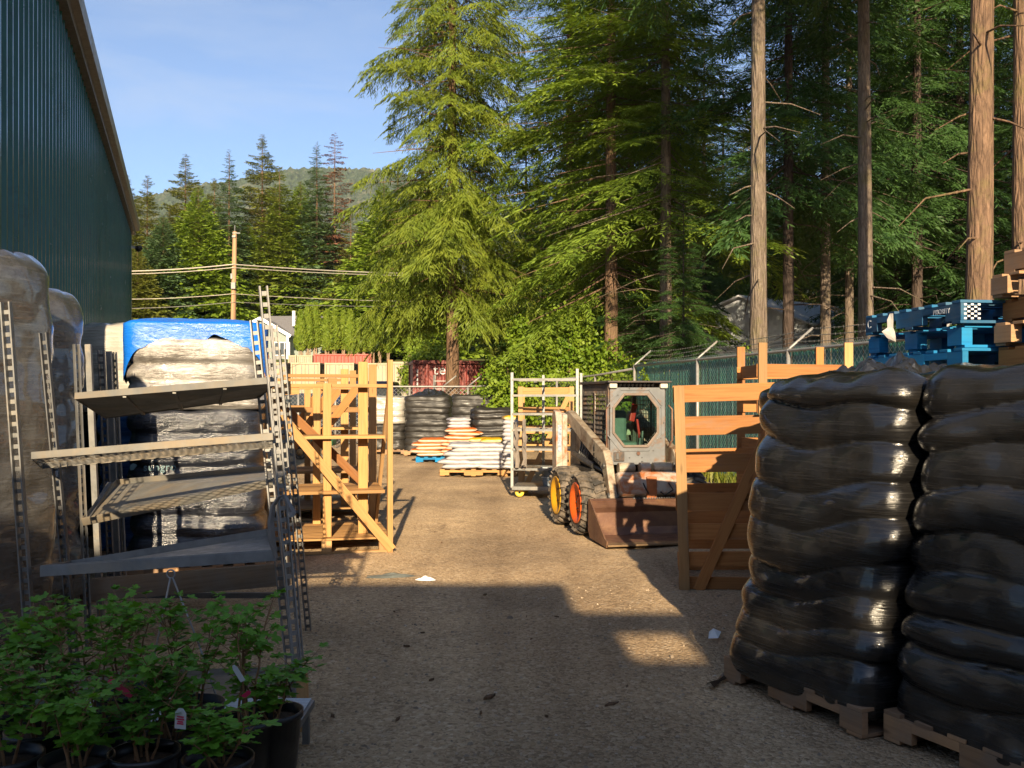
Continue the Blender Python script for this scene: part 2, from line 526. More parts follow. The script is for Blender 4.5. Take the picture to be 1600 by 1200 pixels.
def hill_mat():
    m, nt, bs, out = new_mat('forested_hillside')
    p = worldpos(nt)
    f = noise_node(nt, p, .012, 6, .65, .6)
    f2 = noise_node(nt, mapping(nt, p, (1, .35, 1)), .16, 4, .7)
    c = ramp(nt, f2, [(.32, (.022, .036, .024)), (.6, (.055, .078, .042)), (.8, (.10, .115, .068))])
    cut = ramp(nt, f, [(.52, 0.0), (.66, .8)])
    c = mixc(nt, cut, c, ramp(nt, f2, [(.35, (.075, .09, .055)), (.65, (.17, .155, .115))]))
    nt.links.new(c, bs.inputs['Base Color']); bs.inputs['Roughness'].default_value = 1; bs.inputs['Specular IOR Level'].default_value = .05
    return m
struct(h.build('mountain', hill_mat()))
# ---------------------------------------------------------------- trees
nrng = np.random.default_rng(4)

def unit(a): return a / np.maximum(np.linalg.norm(a, axis=-1, keepdims=True), 1e-9)

def bough_template(seed, ntw, nsp, ls, ws, droop, hang, spread=.42, flat=.5):
    """unit-length bough along +x: quads (n,4,3). ls, ws = spray size relative to bough length"""
    rg = np.random.default_rng(seed)
    Q = []
    for i in range(ntw):
        s = .12 + .88 * (i + rg.random() * .7) / ntw
        side = 1 if i % 2 else -1
        tl = spread * (1.05 - s * .75) * rg.uniform(.7, 1.2)
        ang = side * rg.uniform(.65, 1.15)
        base = np.array([s, 0, -droop * s * s])
        d = np.array([math.cos(ang), math.sin(ang), rg.uniform(-.35, .05) - hang])
        for k in range(nsp):
            t = (k + rg.random()) / nsp
            p = base + d * tl * t + np.array([0, 0, -hang * .35 * t * t * tl])
            lat = np.array([-d[1], d[0], 0]) * (1 if k % 2 else -1)
            dd = unit(d * .8 + lat * .55 + rg.normal(0, .20, 3) + np.array([.15, 0, -hang * .9]))
            sd = unit(np.cross(dd, rg.normal(0, 1, 3) * flat + np.array([0, 0, 1.0])))
            l = ls * rg.uniform(.6, 1.35); w = ws * rg.uniform(.6, 1.3)
            Q.append([p, p + dd * l * .45 + sd * w * .5, p + dd * l, p + dd * l * .5 - sd * w * .5])
    # tip sprays
    for k in range(nsp):
        p = np.array([.9 + .08 * rg.random(), 0, -droop])
        dd = unit(np.array([1, rg.normal(0, .5), -.2 - hang + rg.normal(0, .3)]))
        sd = unit(np.cross(dd, np.array([0, .2, 1.0])))
        Q.append([p, p + dd * ls * .45 + sd * ws * .5, p + dd * ls, p + dd * ls * .5 - sd * ws * .5])
    return np.array(Q)

def make_conifer(seed, H, z0, R, nb, tmpl, shape=1.0, pitch0=.25, pitch1=-.35, jitter=.35, top=.0, gap=0.0, bottomR=1.0, open_front=None):
    """crown quads and limb list. shape: exponent of the taper; pitch low (neg = down) to high"""
    rg = np.random.default_rng(seed)
    allq = []; limbs = []
    clump = rg.random(40)
    for i in range(nb):
        t = (i + rg.random()) / nb            # 0 bottom .. 1 top
        t = t ** 1.05
        h = z0 + (H - z0) * t
        if gap and clump[int(t * 39)] < gap and rg.random() < .7: continue
        L = R * ((1 - t) ** shape) * min(1, bottomR + t * 4 * (1 - bottomR)) + .035 * H * (1 - t) * .3 + .12
        L *= rg.uniform(1 - jitter, 1 + jitter * .6)
        az = i * 2.39996 + rg.normal(0, .5)
        if open_front and open_front[0] < h < open_front[1] and math.sin(az) < -.25 and rg.random() < open_front[2]: continue
        pit = pitch1 + (pitch0 - pitch1) * t + rg.normal(0, .12)
        q = tmpl[rg.integers(len(tmpl))] * L
        cp, sp = math.cos(pit), math.sin(pit)
        x = q[..., 0] * cp - q[..., 2] * sp; z = q[..., 0] * sp + q[..., 2] * cp; y = q[..., 1]
        if rg.random() < .5: y = -y
        ca, sa = math.cos(az), math.sin(az)
        out = np.stack([x * ca - y * sa, x * sa + y * ca, z + h], -1)
        allq.append(out)
        limbs.append((h, az, pit, L))
    return np.concatenate(allq), limbs

def trunk_mb(H, r0, limbs, z_top=.98, sides=10, lean=0.0, limb_r=.009, dead=0, seed=0, limb_len=.8, flare=1.35):
    mb = MB(); rg = random.Random(seed)
    pts = []; rs = []
    for k in range(9):
        t = k / 8
        pts.append((lean * H * t * t + rg.uniform(-.01, .01) * H * .1 * t, rg.uniform(-.01, .01) * H * .1 * t, H * z_top * t - (.3 if k == 0 else 0)))
        rs.append(r0 * (1 - t * .92) * (flare if k == 0 else 1))
    mb.tube(pts, rs, sides)
    for (h, az, pit, L) in limbs:
        d = Vector((math.cos(az) * math.cos(pit), math.sin(az) * math.cos(pit), math.sin(pit)))
        p0 = Vector((lean * H * (h / H) ** 2, 0, h))
        mb.tube([p0, p0 + d * L * limb_len], [max(.012, L * limb_r), .006], 3, cap=False)
    for k in range(dead):
        h = rg.uniform(.12, .45) * H; az = rg.uniform(0, 6.3); L = rg.uniform(.4, 1.6)
        d = Vector((math.cos(az), math.sin(az), rg.uniform(-.5, .1)))
        p0 = Vector((lean * H * (h / H) ** 2, 0, h))
        mid = p0 + d * L * .6
        mb.tube([p0, mid, mid + (d + Vector((rg.uniform(-.4, .4), rg.uniform(-.4, .4), -.4))) * L * .5], [.022, .014, .005], 4, cap=False)
    return mb

F_LIT = leafy('sunlit_fir_needles', (.105, .180, .020), (.20, .275, .032), .36, 1.3)  # needles lightened for the boughs that hang in sun
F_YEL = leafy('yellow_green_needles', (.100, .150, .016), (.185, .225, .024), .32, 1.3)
F_SHADED = leafy('shaded_fir_needles', (.028, .072, .018), (.062, .125, .030), .28, 1.3)  # same needles darkened, the shade of the wood put into the colour
F_BLUE = leafy('blue_green_needles', (.045, .095, .034), (.105, .165, .060), .2, .8)
F_CEDAR = leafy('cedar_sprays', (.11, .185, .014), (.20, .27, .024), .25, .9)
F_OLIVE = leafy('olive_needles', (.095, .12, .016), (.185, .19, .032), .25, .9)
F_RUST = leafy('rusty_dead_needles', (.12, .050, .030), (.22, .10, .055), .1, .9, (1.1, 1, .8))
F_HEDGE = leafy('hedge_sprays', (.10, .155, .012), (.17, .22, .022), .2, 2.0)
F_BUSH = leafy('bush_leaves', (.09, .17, .010), (.20, .27, .022), .32, 1.6)
B_BROWN = bark('brown_bark', (.20, .125, .075), (.07, .042, .027))
B_GREY = bark('grey_bark', (.19, .15, .115), (.075, .055, .042), moss=(.12, .105, .05))
B_RED = bark('red_brown_bark', (.20, .125, .08), (.065, .042, .03), moss=(.15, .12, .05))
B_DARK = bark('dark_bark', (.085, .062, .05), (.03, .022, .018))

# template sets (near: fine sprays, far: coarse)
T_NEAR = [bough_template(s, 50, 15, .060, .0105, .24, .45, .42) for s in range(4)]
T_FIR = [bough_template(s + 10, 48, 16, .050, .0115, .15, .12, .44) for s in range(4)]
T_FAR = [bough_template(s + 30, 17, 5, .16, .055, .10, .05, .5) for s in range(3)]
T_CED = [bough_template(s + 40, 13, 5, .18, .07, -.10, .20, .5, .8) for s in range(3)]

def tree_kind(name, seed, H, z0, R, nb, tmpl, leafmat, barkmat, r0, **kw):
    tk = {k: kw.pop(k) for k in ('lean', 'dead', 'limb_r', 'flare') if k in kw}
    q, limbs = make_conifer(seed, H, z0, R, nb, tmpl, **kw)
    crown = np_mesh('crown', q, leafmat)
    tb = trunk_mb(H, r0, limbs, seed=seed, **tk)
    tobj = tb.build('trunk', barkmat, smooth=True); tme = tobj.data
    bpy.data.objects.remove(tobj)
    return crown, tme

KIND = {}
KIND['hemlock'] = tree_kind('hemlock', 1, 26, 4.9, 3.0, 400, T_NEAR, F_YEL, B_BROWN, .23, shape=.55, pitch0=.15, pitch1=-.30, gap=.12, jitter=.4)
KIND['fir'] = tree_kind('fir', 2, 27, 4.2, 3.6, 270, T_FIR, F_LIT, B_RED, .21, shape=.6, pitch0=.2, pitch1=-.38, gap=.15, jitter=.4, dead=14, open_front=(5.2, 10.8, .85))
KIND['fir2'] = tree_kind('fir2', 3, 25, 4.5, 4.0, 250, T_FIR, F_LIT, B_RED, .24, shape=.6, pitch0=.2, pitch1=-.35, gap=.2, jitter=.45, dead=18, open_front=(4.2, 9.8, .85))
KIND['pole'] = tree_kind('pole', 4, 29, 12.0, 3.0, 170, T_FIR, F_SHADED, B_GREY, .185, shape=.55, pitch0=.2, pitch1=-.35, gap=.1, jitter=.4, dead=26)
KIND['pole2'] = tree_kind('pole2', 5, 26, 7.0, 3.0, 190, T_FIR, F_SHADED, B_DARK, .17, shape=.55, pitch0=.2, pitch1=-.4, gap=.2, jitter=.5, dead=22)
KIND['dark'] = tree_kind('dark', 6, 20, .8, 3.6, 210, T_FIR, F_SHADED, B_DARK, .2, shape=.65, pitch0=.2, pitch1=-.3, jitter=.4)
KIND['young'] = tree_kind('young', 7, 9, .3, 2.7, 150, T_FIR, F_SHADED, B_DARK, .1, shape=.75, pitch0=.2, pitch1=-.25)
KIND['spire'] = tree_kind('spire', 8, 24, 1.0, 3.0, 420, T_FAR, F_BLUE, B_BROWN, .2, shape=.85, pitch0=.35, pitch1=-.3, jitter=.4)
KIND['spire2'] = tree_kind('spire2', 9, 25, 1.5, 4.0, 520, T_FAR, F_OLIVE, B_BROWN, .22, shape=.75, pitch0=.4, pitch1=-.2, jitter=.45, gap=.12)
KIND['cedar'] = tree_kind('cedar', 10, 17, .3, 4.0, 520, T_CED, F_CEDAR, B_BROWN, .18, shape=.85, pitch0=.5, pitch1=.0, jitter=.25)
KIND['dead'] = tree_kind('dead', 11, 24, 1.5, 2.2, 240, T_FAR, F_RUST, B_RED, .2, shape=.55, pitch0=.2, pitch1=-.25, jitter=.5, gap=.2)

def tree(kind, loc, scale=1.0, rot=0.0, label='', group=None, cat='tree', name='conifer_tree', crown_mat=None, trunk_mat=None, sxy=1.0):
    t = thing(name, label, cat, loc, rot, group)
    t.scale = (scale * sxy, scale * sxy, scale)
    c, k = KIND[kind]
    a = obj_mesh('trunk', k, t); b = obj_mesh('crown', c, t)
    for o, mt in ((a, trunk_mat), (b, crown_mat)):
        if mt is not None:
            o.material_slots[0].link = 'OBJECT'; o.material_slots[0].material = mt
    return t

def gp(u, y):   # ground point below pixel column u at depth y
    p = P(u, 620, y); p.z = ground_z(p.x, p.y); return p

# ---- the big trees in the middle
tree('hemlock', gp(707, 28), 1.0, .4, 'tall yellow green conifer with drooping boughs whose lone trunk stands before the dark red container')
tree('fir', gp(890, 31), 1.0, 0.0, 'tall fir with a thin reddish trunk, first to the right of the drooping conifer')
tree('fir2', gp(955, 26.5), 1.0, 0.0, 'tall fir with bare tan trunk standing directly behind the leafy green bush')
tree('pole2', gp(1040, 25), .95, 4.1, 'tall fir whose sunlit hanging boughs reach over the skid steer', crown_mat=F_LIT, trunk_mat=B_GREY, sxy=1.3)
tree('fir', gp(822, 35), .55, 3.4, 'green fir partly hidden between the drooping conifer and the red trunked fir', crown_mat=F_SHADED)
tree('young', gp(1068, 22.8), .78, .3, 'young dark fir with boughs down to the fence, right behind the skid steer', crown_mat=F_SHADED, sxy=.8)
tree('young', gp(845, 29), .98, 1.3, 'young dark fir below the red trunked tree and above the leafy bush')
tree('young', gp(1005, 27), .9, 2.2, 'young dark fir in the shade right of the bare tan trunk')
tree('fir', gp(985, 36), .95, .9, 'dark fir standing deep behind the bare tan trunk', crown_mat=F_SHADED)
tree('fir', gp(1035, 37), .95, 2.9, 'dark fir standing deep behind the overhanging sunlit boughs', crown_mat=F_SHADED)

# ---- bare trunks on the right
tree('pole', gp(1185, 17), 1.0, .5, 'straight bare grey trunk standing closest to the pale metal shed')
tree('pole2', gp(1232, 23), 1.0, 1.5, 'thin nearly black trunk standing in front of the pale shed roof')
tree('pole2', gp(1290, 25), 1.05, 2.5, 'dark trunk just right of the pale shed, first of the shaded group', trunk_mat=B_GREY)
tree('pole2', gp(1327, 28), 1.0, 3.1, 'slim dark trunk between two thicker grey trunks behind the barbed wire', trunk_mat=B_GREY)
tree('pole', gp(1355, 19.5), 1.0, 4.0, 'slightly leaning grey trunk rising behind the left end of the blue pallets').rotation_euler = (0, .022, 4.0)
tree('pole2', gp(1433, 27), 1.15, .2, 'dark trunk deep in the shade above the middle of the blue pallets')
tree('pole', gp(1526, 12.6), 1.0, 5.0, 'thick red brown trunk in sun behind the right end of the blue pallets', trunk_mat=B_RED, sxy=1.12).rotation_euler = (0, .012, 0)
tree('pole', gp(1598, 13.8), 1.0, 2.7, 'red brown trunk at the right edge, behind the pile of natural wood pallets', trunk_mat=B_RED)

# ---- the dark wood behind
rf = random.Random(21)
woods = [(1100, 44), (1190, 50), (1400, 44), (1425, 36), (1475, 41), (1400, 31), (1455, 35), (1500, 30), (1560, 34), (1610, 29), (1680, 33), (1210, 50), (1290, 52), (1380, 50), (1470, 49), (1560, 47), (1650, 45), (1130, 55), (1060, 46), (930, 50), (1740, 38)]
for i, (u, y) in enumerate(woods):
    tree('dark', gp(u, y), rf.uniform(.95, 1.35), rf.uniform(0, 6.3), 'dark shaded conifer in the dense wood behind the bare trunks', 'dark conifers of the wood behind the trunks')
for u, y, s in ((1318, 30, .5), (1405, 31, .6), (1470, 24, .4), (1570, 26, .6)):
    tree('young', gp(u, y), s, rf.uniform(0, 6), 'low dark young fir growing between the bare trunks', 'young firs between the bare trunks')

# ---- trees behind the houses
far = [
 ('spire2', 195, 96, .86, 'thin topped conifer at the edge of the green building', F_OLIVE),
 ('spire2', 230, 92, .80, 'broad olive conifer right beside the green building corner', F_OLIVE),
 ('spire2', 290, 100, .98, 'open branched olive fir above the right of the green building', None),
 ('cedar', 255, 84, .83, 'dark green bushy conifer behind the wrapped white stack', F_BLUE),
 ('cedar', 310, 86, 1.02, 'bright green cedar standing just left of the utility pole', None),
 ('spire', 358, 98, 1.02, 'dark blue green fir standing behind the utility pole', None),
 ('spire2', 410, 104, 1.12, 'tall pointed fir right of the utility pole', None),
 ('spire2', 437, 100, .92, 'yellowish olive conifer between the pole and the narrow spire', F_YEL),
 ('cedar', 388, 101, .98, 'small bright green cedar close to the right of the pole', None),
 ('cedar', 470, 102, 1.28, 'bright green conical tree left of the narrow dark spire', None),
 ('spire', 495, 100, 1.08, 'narrow dark spire fir left of the rust red tree', F_BLUE),
 ('dead', 523, 102, 1.15, 'half dead tree with rust red top', None),
 ('dead', 548, 96, .72, 'grey brown bare conifer right of the rust red tree', F_OLIVE),
 ('cedar', 570, 98, .96, 'slim green conifer behind the house chimney', F_OLIVE),
 ('spire', 622, 105, 1.06, 'dark pointed fir just left of the drooping conifer', F_BLUE),
 ('spire', 640, 108, 1.02, 'dark pointed fir partly behind the drooping conifer', F_BLUE),
 ('cedar', 600, 86, 1.05, 'large bright green cedar right of the hedge', None),
 ('cedar', 655, 84, .95, 'bright green cedar in front of the drooping conifer crown', None),
 ('cedar', 215, 80, .62, 'short green cedar against the green building corner', F_OLIVE),
 ('spire2', 335, 108, .95, 'olive fir filling the gap behind the pole', F_OLIVE),
 ('cedar', 345, 100, 1.0, 'bright green cedar in the gap just behind the pole', None),
 ('spire2', 265, 98, .72, 'olive conifer in front of the open branched fir', None),
 ('cedar', 520, 106, 1.0, 'bright green cedar below the rust red tree', None),
 ('spire', 590, 108, .85, 'dark fir between the rust red tree and the large cedar', F_BLUE),
 ('spire', 460, 112, .9, 'dark fir far behind the conical bright tree', F_SHADED),
 ('spire2', 565, 112, .66, 'low olive fir far behind, right of the rust red tree', F_OLIVE),
]
for i, (kd, u, y, s, lab, cm) in enumerate(far):
    tree(kd, gp(u, y), s, i * 1.7, lab, crown_mat=cm, sxy=1.45 if kd == 'cedar' else 1.3)
for u, y, s in ((690, 90, .7), (760, 95, .65), (830, 88, .7), (890, 92, 1.05), (960, 90, 1.1), (1030, 86, 1.0), (1100, 84, 1.0), (1170, 82, .95), (1250, 80, 1.0), (1330, 85, 1.0)):
    tree('spire2', gp(u, y), s, u, 'sunlit conifer far behind the dark wood', 'sunlit conifers far behind the wood')

# ---- unseen conifers added behind the viewpoint to shade the wood
for x, y, s in ((18.0, -7, 1.0), (20.5, -13, 1.1), (23, -7, 1.05), (26.5, -14, 1.1), (30, -8, 1.0), (35, -12, 1.1)):
    tree('pole', V(x, y, 0), s, x, 'tall unseen conifer added behind the viewpoint to shade the wood', 'unseen conifers added to shade the wood')

# ---- leafy bush behind the fence
def leaf_cloud(seed, lobes, n, size):
    rg = np.random.default_rng(seed)
    w = np.array([l[3] * l[4] * l[5] for l in lobes]) ** .7; w /= w.sum()
    idx = rg.choice(len(lobes), n, p=w)
    L = np.array(lobes)[idx]
    d = unit(rg.normal(0, 1, (n, 3)))
    r = rg.random(n) ** .33 * .55 + .45 * rg.random(n)
    c = L[:, :3] + d * L[:, 3:] * r[:, None]
    c += .12 * np.sin(c[:, [1, 2, 0]] * 7 + seed)
    a = unit(rg.normal(0, 1, (n, 3)) + np.array([0, 0, -.35])); b = unit(np.cross(a, unit(d + rg.normal(0, .6, (n, 3)))))
    s = size * rg.uniform(.6, 1.3, (n, 1))
    return np.stack([c, c + a * s * .5 + b * s * .38, c + a * s, c + a * s * .5 - b * s * .38], 1)

def bush(name, label, loc, lobes, n, size, mat, seed, stems=9, cat='bush'):
    t = thing(name, label, cat, loc)
    obj_mesh('foliage', np_mesh('foliage', leaf_cloud(seed, lobes, n, size), mat), t)
    mb = MB(); rg = random.Random(seed)
    for k in range(stems):
        l = rg.choice(lobes)
        b = Vector((l[0] * .5 + rg.uniform(-.3, .3), l[1] * .5, 0)); e = Vector((l[0] + rg.uniform(-.5, .5) * l[3], l[1] + rg.uniform(-.5, .5) * l[4], l[2] + l[5] * .6))
        m = (b + e) / 2 + Vector((rg.uniform(-.2, .2), rg.uniform(-.2, .2), .3))
        mb.tube([b, m, e], [.04, .025, .008], 5, cap=False)
    mb.build('stems', B_BROWN, t, smooth=True)
    return t
b0 = gp(870, 26.3)
bush('leafy_bush', 'big yellow green leafy bush hanging over the far fence corner', b0,
     [(-1.6, 0, 1.6, 1.0, .9, 1.5), (-.6, .2, 2.4, 1.2, 1.0, 1.7), (.5, .3, 2.7, 1.3, 1.0, 1.7), (1.5, 0, 2.0, 1.1, .9, 1.5), (2.3, -.5, 1.5, .8, .8, 1.3), (0, -.3, 1.2, 1.9, .9, 1.1), (.2, .1, 3.7, .7, .6, .9), (-1.0, .2, 3.4, .5, .5, .8)], 26000, .115, F_BUSH, 3, 16)
bush('leafy_bush', 'olive green shrub behind the far fence beside the lone trunk', gp(765, 29.5),
     [(0, 0, 1.2, 1.3, .8, 1.1), (-.8, .2, .9, .8, .7, .8), (.9, 0, 1.5, 1.0, .8, 1.2)], 8000, .11, F_LIT, 5, 7)
bush('leafy_bush', 'round bright green shrub between the hedge and the lone trunk', gp(668, 50),
     [(0, 0, 2.2, 1.5, 1.2, 2.0), (-1.0, .2, 1.6, 1.0, 1.0, 1.4), (1.0, 0, 1.9, 1.1, 1.0, 1.6)], 9000, .17, F_CEDAR, 9, 6)
for u, y, z, w, n, lab in ((1250, 14.7, 2.0, .32, 420, 'green vine climbing through the barbed wire at the arm post'), (1035, 20.6, 2.05, .55, 600, 'vine growing over the fence top behind the skid steer'), (1165, 16.9, 2.3, .4, 350, 'sparse vine on the barbed wire in front of the shed')):
    p = gp(u, y); p.x += .12
    t = bush('vine', lab, p, [(0, 0, z, w, .12, .42), (w * .5, .1, z - .3, w * .7, .1, .4), (-w * .6, 0, z - .1, w * .6, .1, .3)], n, .075, F_BUSH, int(u), 5, 'vine')

# ---- hedge of columnar cedars
def hedge_tree_kind(seed):
    rg = np.random.default_rng(seed); n = 2600
    h = rg.random(n); z = 1.55 + 4.1 * h
    rad = .72 * (1 - h ** 2.6) * (.55 + .45 * np.minimum(1, h * 6)) * rg.uniform(.6, 1.05, n)
    az = rg.random(n) * 6.283
    c = np.stack([np.cos(az) * rad, np.sin(az) * rad, z], -1)
    a = unit(np.stack([np.cos(az) * .5, np.sin(az) * .5, np.ones(n)], -1) + rg.normal(0, .35, (n, 3)))
    b = unit(np.cross(a, np.stack([np.cos(az), np.sin(az), 0 * az], -1)) + rg.normal(0, .3, (n, 3)))
    s = rg.uniform(.2, .42, (n, 1))
    crown = np_mesh('crown', np.stack([c, c + a * s * .5 + b * s * .25, c + a * s, c + a * s * .5 - b * s * .25], 1), F_HEDGE)
    mb = MB(); r = random.Random(seed)
    for k in range(7):
        a = r.uniform(0, 6.3); q = r.uniform(.05, .3)
        mb.tube([(math.cos(a) * .12, math.sin(a) * .12, -.3), (math.cos(a) * q * 1.4, math.sin(a) * q * 1.4, 2.4)], [.07, .045], 5, cap=False)
    o = mb.build('trunk', B_PALE); me = o.data; bpy.data.objects.remove(o)
    return crown, me
B_PALE = bark('pale_bark', (.36, .26, .17), (.19, .13, .08))
HK = [hedge_tree_kind(s) for s in (1, 2, 3)]
hu = [(470, 487), (481, 478), (493, 476), (511, 486), (523, 487), (536, 488), (547, 486), (558, 500), (569, 501), (582, 490), (594, 492), (606, 505), (640, 498), (652, 500)]
for i, (u, vt) in enumerate(hu):
    y = 76 + (i % 3) * .5
    p = gp(u, y)
    zt = HC - (vt - 620) / FP * y
    t = thing('hedge_tree', 'columnar bright green hedge cedar with bare brown stems in front of the grey roofed house', 'tree', p, i * 1.1, 'columnar cedars of the hedge')
    c, k = HK[i % 3]
    s = (zt - p.z) / 5.65
    t.scale = (s * .92, s * .92, s)
    obj_mesh('crown', c, t); obj_mesh('trunk', k, t)
# ---------------------------------------------------------------- green metal building (left)
def ribbed_mat(name, base, rough=.35):
    return simple(name, base, rough, 0, .12, 1.2, .04, 20, spec=.5, dirt=shade(base, .7), dirt_amt=.25)
M_GREEN = ribbed_mat('green_sheet_metal', (.010, .070, .042), .17)
M_TRIM = simple('brown_trim_metal', (.13, .115, .10), .45, .2, .15)
M_TRIM2 = simple('pale_corner_trim', (.34, .35, .35), .4, .3, .15)
EAVE = 6.5
def wall_pt(y): return W(-11.25 + .381 * (25.4 - y), y)
A = wall_pt(6.75); B = wall_pt(25.4)
d = (B - A).normalized(); nrm = Vector((d.y, -d.x, 0))     # towards the yard
t = thing('green_metal_building', 'large dark green ribbed metal building filling the left side, with brown eave', 'building', A)
mb = MB(); L = (B - A).length
back = -nrm * 9.0
mb.prism([A + V(0, 0, -.3), B + V(0, 0, -.3), B + V(0, 0, EAVE), A + V(0, 0, EAVE)], -nrm * .1)
mb.prism([B - nrm * .1 + V(0, 0, -.3), B + back + V(0, 0, -.3), B + back * .5 + V(0, 0, EAVE + 1.0), B - nrm * .1 + V(0, 0, EAVE)], -d * .1)
mb.build('wall', M_GREEN, t, world=True)
mb = MB()
mb.prism([A - nrm * .1 + V(0, 0, -.3), A + back + V(0, 0, -.3), A + back * .5 + V(0, 0, EAVE + 1.0), A - nrm * .1 + V(0, 0, EAVE)], d * .1)
mb.build('end_wall', simple('dark_grey_end_wall', (.03, .032, .034), .6, 0, .15, 2), t, world=True)  # unseen end, darkened to keep green reflections off the black film
mb = MB(); x = .12; k = 0
while x < L - .05:                                    # trapezoid ribs
    c = A + d * x
    w2, w1, dp = (.055, .016, .065)
    poly = [c - d * w2, c - d * w1 + nrm * dp, c + d * w1 + nrm * dp, c + d * w2]
    mb.prism([p + nrm * .001 + V(0, 0, -.2) for p in poly], (0, 0, EAVE + .15))
    if False:
        for off in (.1, .2):
            cc = A + d * (x + off)
            mb.prism([p + nrm * .001 + V(0, 0, -.2) for p in (cc - d * .014, cc + nrm * .007, cc + d * .014)], (0, 0, EAVE + .15))
    x += .305; k += 1
mb.build('ribs', M_GREEN, t, world=True)
mb = MB(); rk = random.Random(2)
for i in range(int(L / .305)):
    for z in (1.2, 2.6, 4.0, 5.4):
        c = A + d * (.12 + .305 * i + .055) + nrm * .004 + V(0, 0, z + .02 * (i % 3))
        mb.beam(c, c + nrm * .012, .018, .018)
mb.build('screws', M_BLACKM, t, world=True)
mb = MB()
fa = A + nrm * .16; fb = B + nrm * .16 + d * .25
mb.prism([fa + V(0, 0, EAVE - .10), fa + V(0, 0, EAVE + .16), fa - nrm * .12 + V(0, 0, EAVE + .17), fa - nrm * .15 + V(0, 0, EAVE - .10)], fb - fa)
mb.build('fascia', M_TRIM, t, world=True)
mb = MB()
ga = fa + nrm * .003
mb.prism([ga + V(0, 0, EAVE + .02), ga + nrm * .10 + V(0, 0, EAVE + .03), ga + nrm * .13 + V(0, 0, EAVE + .17), ga + nrm * .11 + V(0, 0, EAVE + .17), ga + nrm * .085 + V(0, 0, EAVE + .05), ga + V(0, 0, EAVE + .04)], fb - fa)
mb.build('gutter', simple('gutter_metal', (.26, .24, .21), .4, .2, .15), t, world=True)
mb = MB()
r0 = fa + nrm * .02 + V(0, 0, EAVE + .19); r1 = fb + nrm * .02 + V(0, 0, EAVE + .19)
mb.prism([r0, r1, r1 + back * .52 + V(0, 0, 1.0), r0 + back * .52 + V(0, 0, 1.0)], (0, 0, .05))
mb.build('roof', M_TRIM, t, world=True)
mb = MB()
mb.beam(B + nrm * .02 + d * .02 + V(0, 0, -.2), B + nrm * .02 + d * .02 + V(0, 0, EAVE - .12), .09, .09, up=d)
mb.build('corner_trim', M_TRIM2, t, world=True)
# small dome camera near the corner
cp = wall_pt(25.1) + nrm * .05 + V(0, 0, EAVE - .55)
cm = thing('security_camera', 'small black dome camera mounted high at the corner of the green building', 'camera', cp)
mb = MB(); mb.beam(V(0, 0, 0), nrm * .16, .07, .07); mb.build('bracket', M_TRIM2, cm)
mb = MB(); mb.lathe([(0.001, -.13), (.07, -.10), (.10, -.04), (.10, .03), (.0011, .04)], Matrix.Translation(nrm * .22), 16); mb.build('dome', M_BLACKM, cm, smooth=True)

# ---------------------------------------------------------------- unseen buildings and slotted frame added to shade the foreground
M_SHADEW = simple('shade_building_cladding', (.16, .14, .12), .7, 0, .15, 3)
def shade_bldg(name, label, x0, x1, zt, y=-6.0):
    t = thing(name, label, 'building', V((x0 + x1) / 2, y, 0))
    mb = MB()
    mb.prism([V(x0, y, -.2), V(x1, y, -.2), V(x1, y, zt - .15), V(x0, y, zt - .15)], V(0, -5, 0)); mb.build('wall', M_SHADEW, t, world=True)
    mb = MB()
    mb.prism([V(x0 - .0, y + .25, zt - .15), V(x1 + .0, y + .25, zt - .15), V(x1 + .0, y + .25, zt), V(x0 - .0, y + .25, zt)], V(0, -5.5, 0)); mb.build('roof', M_TRIM, t, world=True)
    for k in range(int((x1 - x0) / 3)):
        cx = x0 + 1.6 + k * 3
        mb = MB(); mb.box((cx, y + .02, 1.5), (1.5, .06, 1.2)); f = mb.build('window', M_WHITE, t, world=True)
        mb = MB(); mb.box((cx, y + .055, 1.5), (1.36, .02, 1.06)); mb.build('pane', simple('dark_glass', (.02, .03, .035), .06, 0, .05), f, world=True)
    return t
YB = 8.28 + 6
zs = lambda yold: (yold * K + 6) * SUN_SLOPE
xo = .0573 * 14.3
shade_bldg('shade_building', 'unseen flat roofed building added behind the viewpoint to shade the foreground, left part', -14, .42 + xo, zs(7.32) - .06, )
shade_bldg('shade_building', 'unseen flat roofed building added behind the viewpoint to shade the foreground, right part', 1.62 + xo, 14, zs(6.45) - .06)
gt = thing('light_frame', 'unseen slotted timber frame added to shape the lit patch on the gravel', 'blocker', V(.85 + xo, -6, 0))  # added frame, its slots let the lit ground patch through
mb = MB(); mb.beam(V(.42 + xo, -6, (zs(6.35) + zs(5.84)) / 2), V(1.62 + xo, -6, (zs(6.35) + zs(5.84)) / 2), .12, zs(6.35) - zs(5.84)); mb.build('crossbeam', M_PALLET, gt, world=True)
mb = MB(); mb.box((1.02 + xo, -6, zs(5.22) / 2), (1.22, .05, zs(5.22))); mb.build('frame_panel', M_PALLET, gt, world=True)
for gx in (.50, 1.06, 1.36):
    mb = MB(); mb.beam(V(gx + xo, -6, zs(5.05)), V(gx + xo, -6, zs(5.84)), .10 if gx > .6 else .2, .08); mb.build('slot_bar', M_PALLET, gt, world=True)

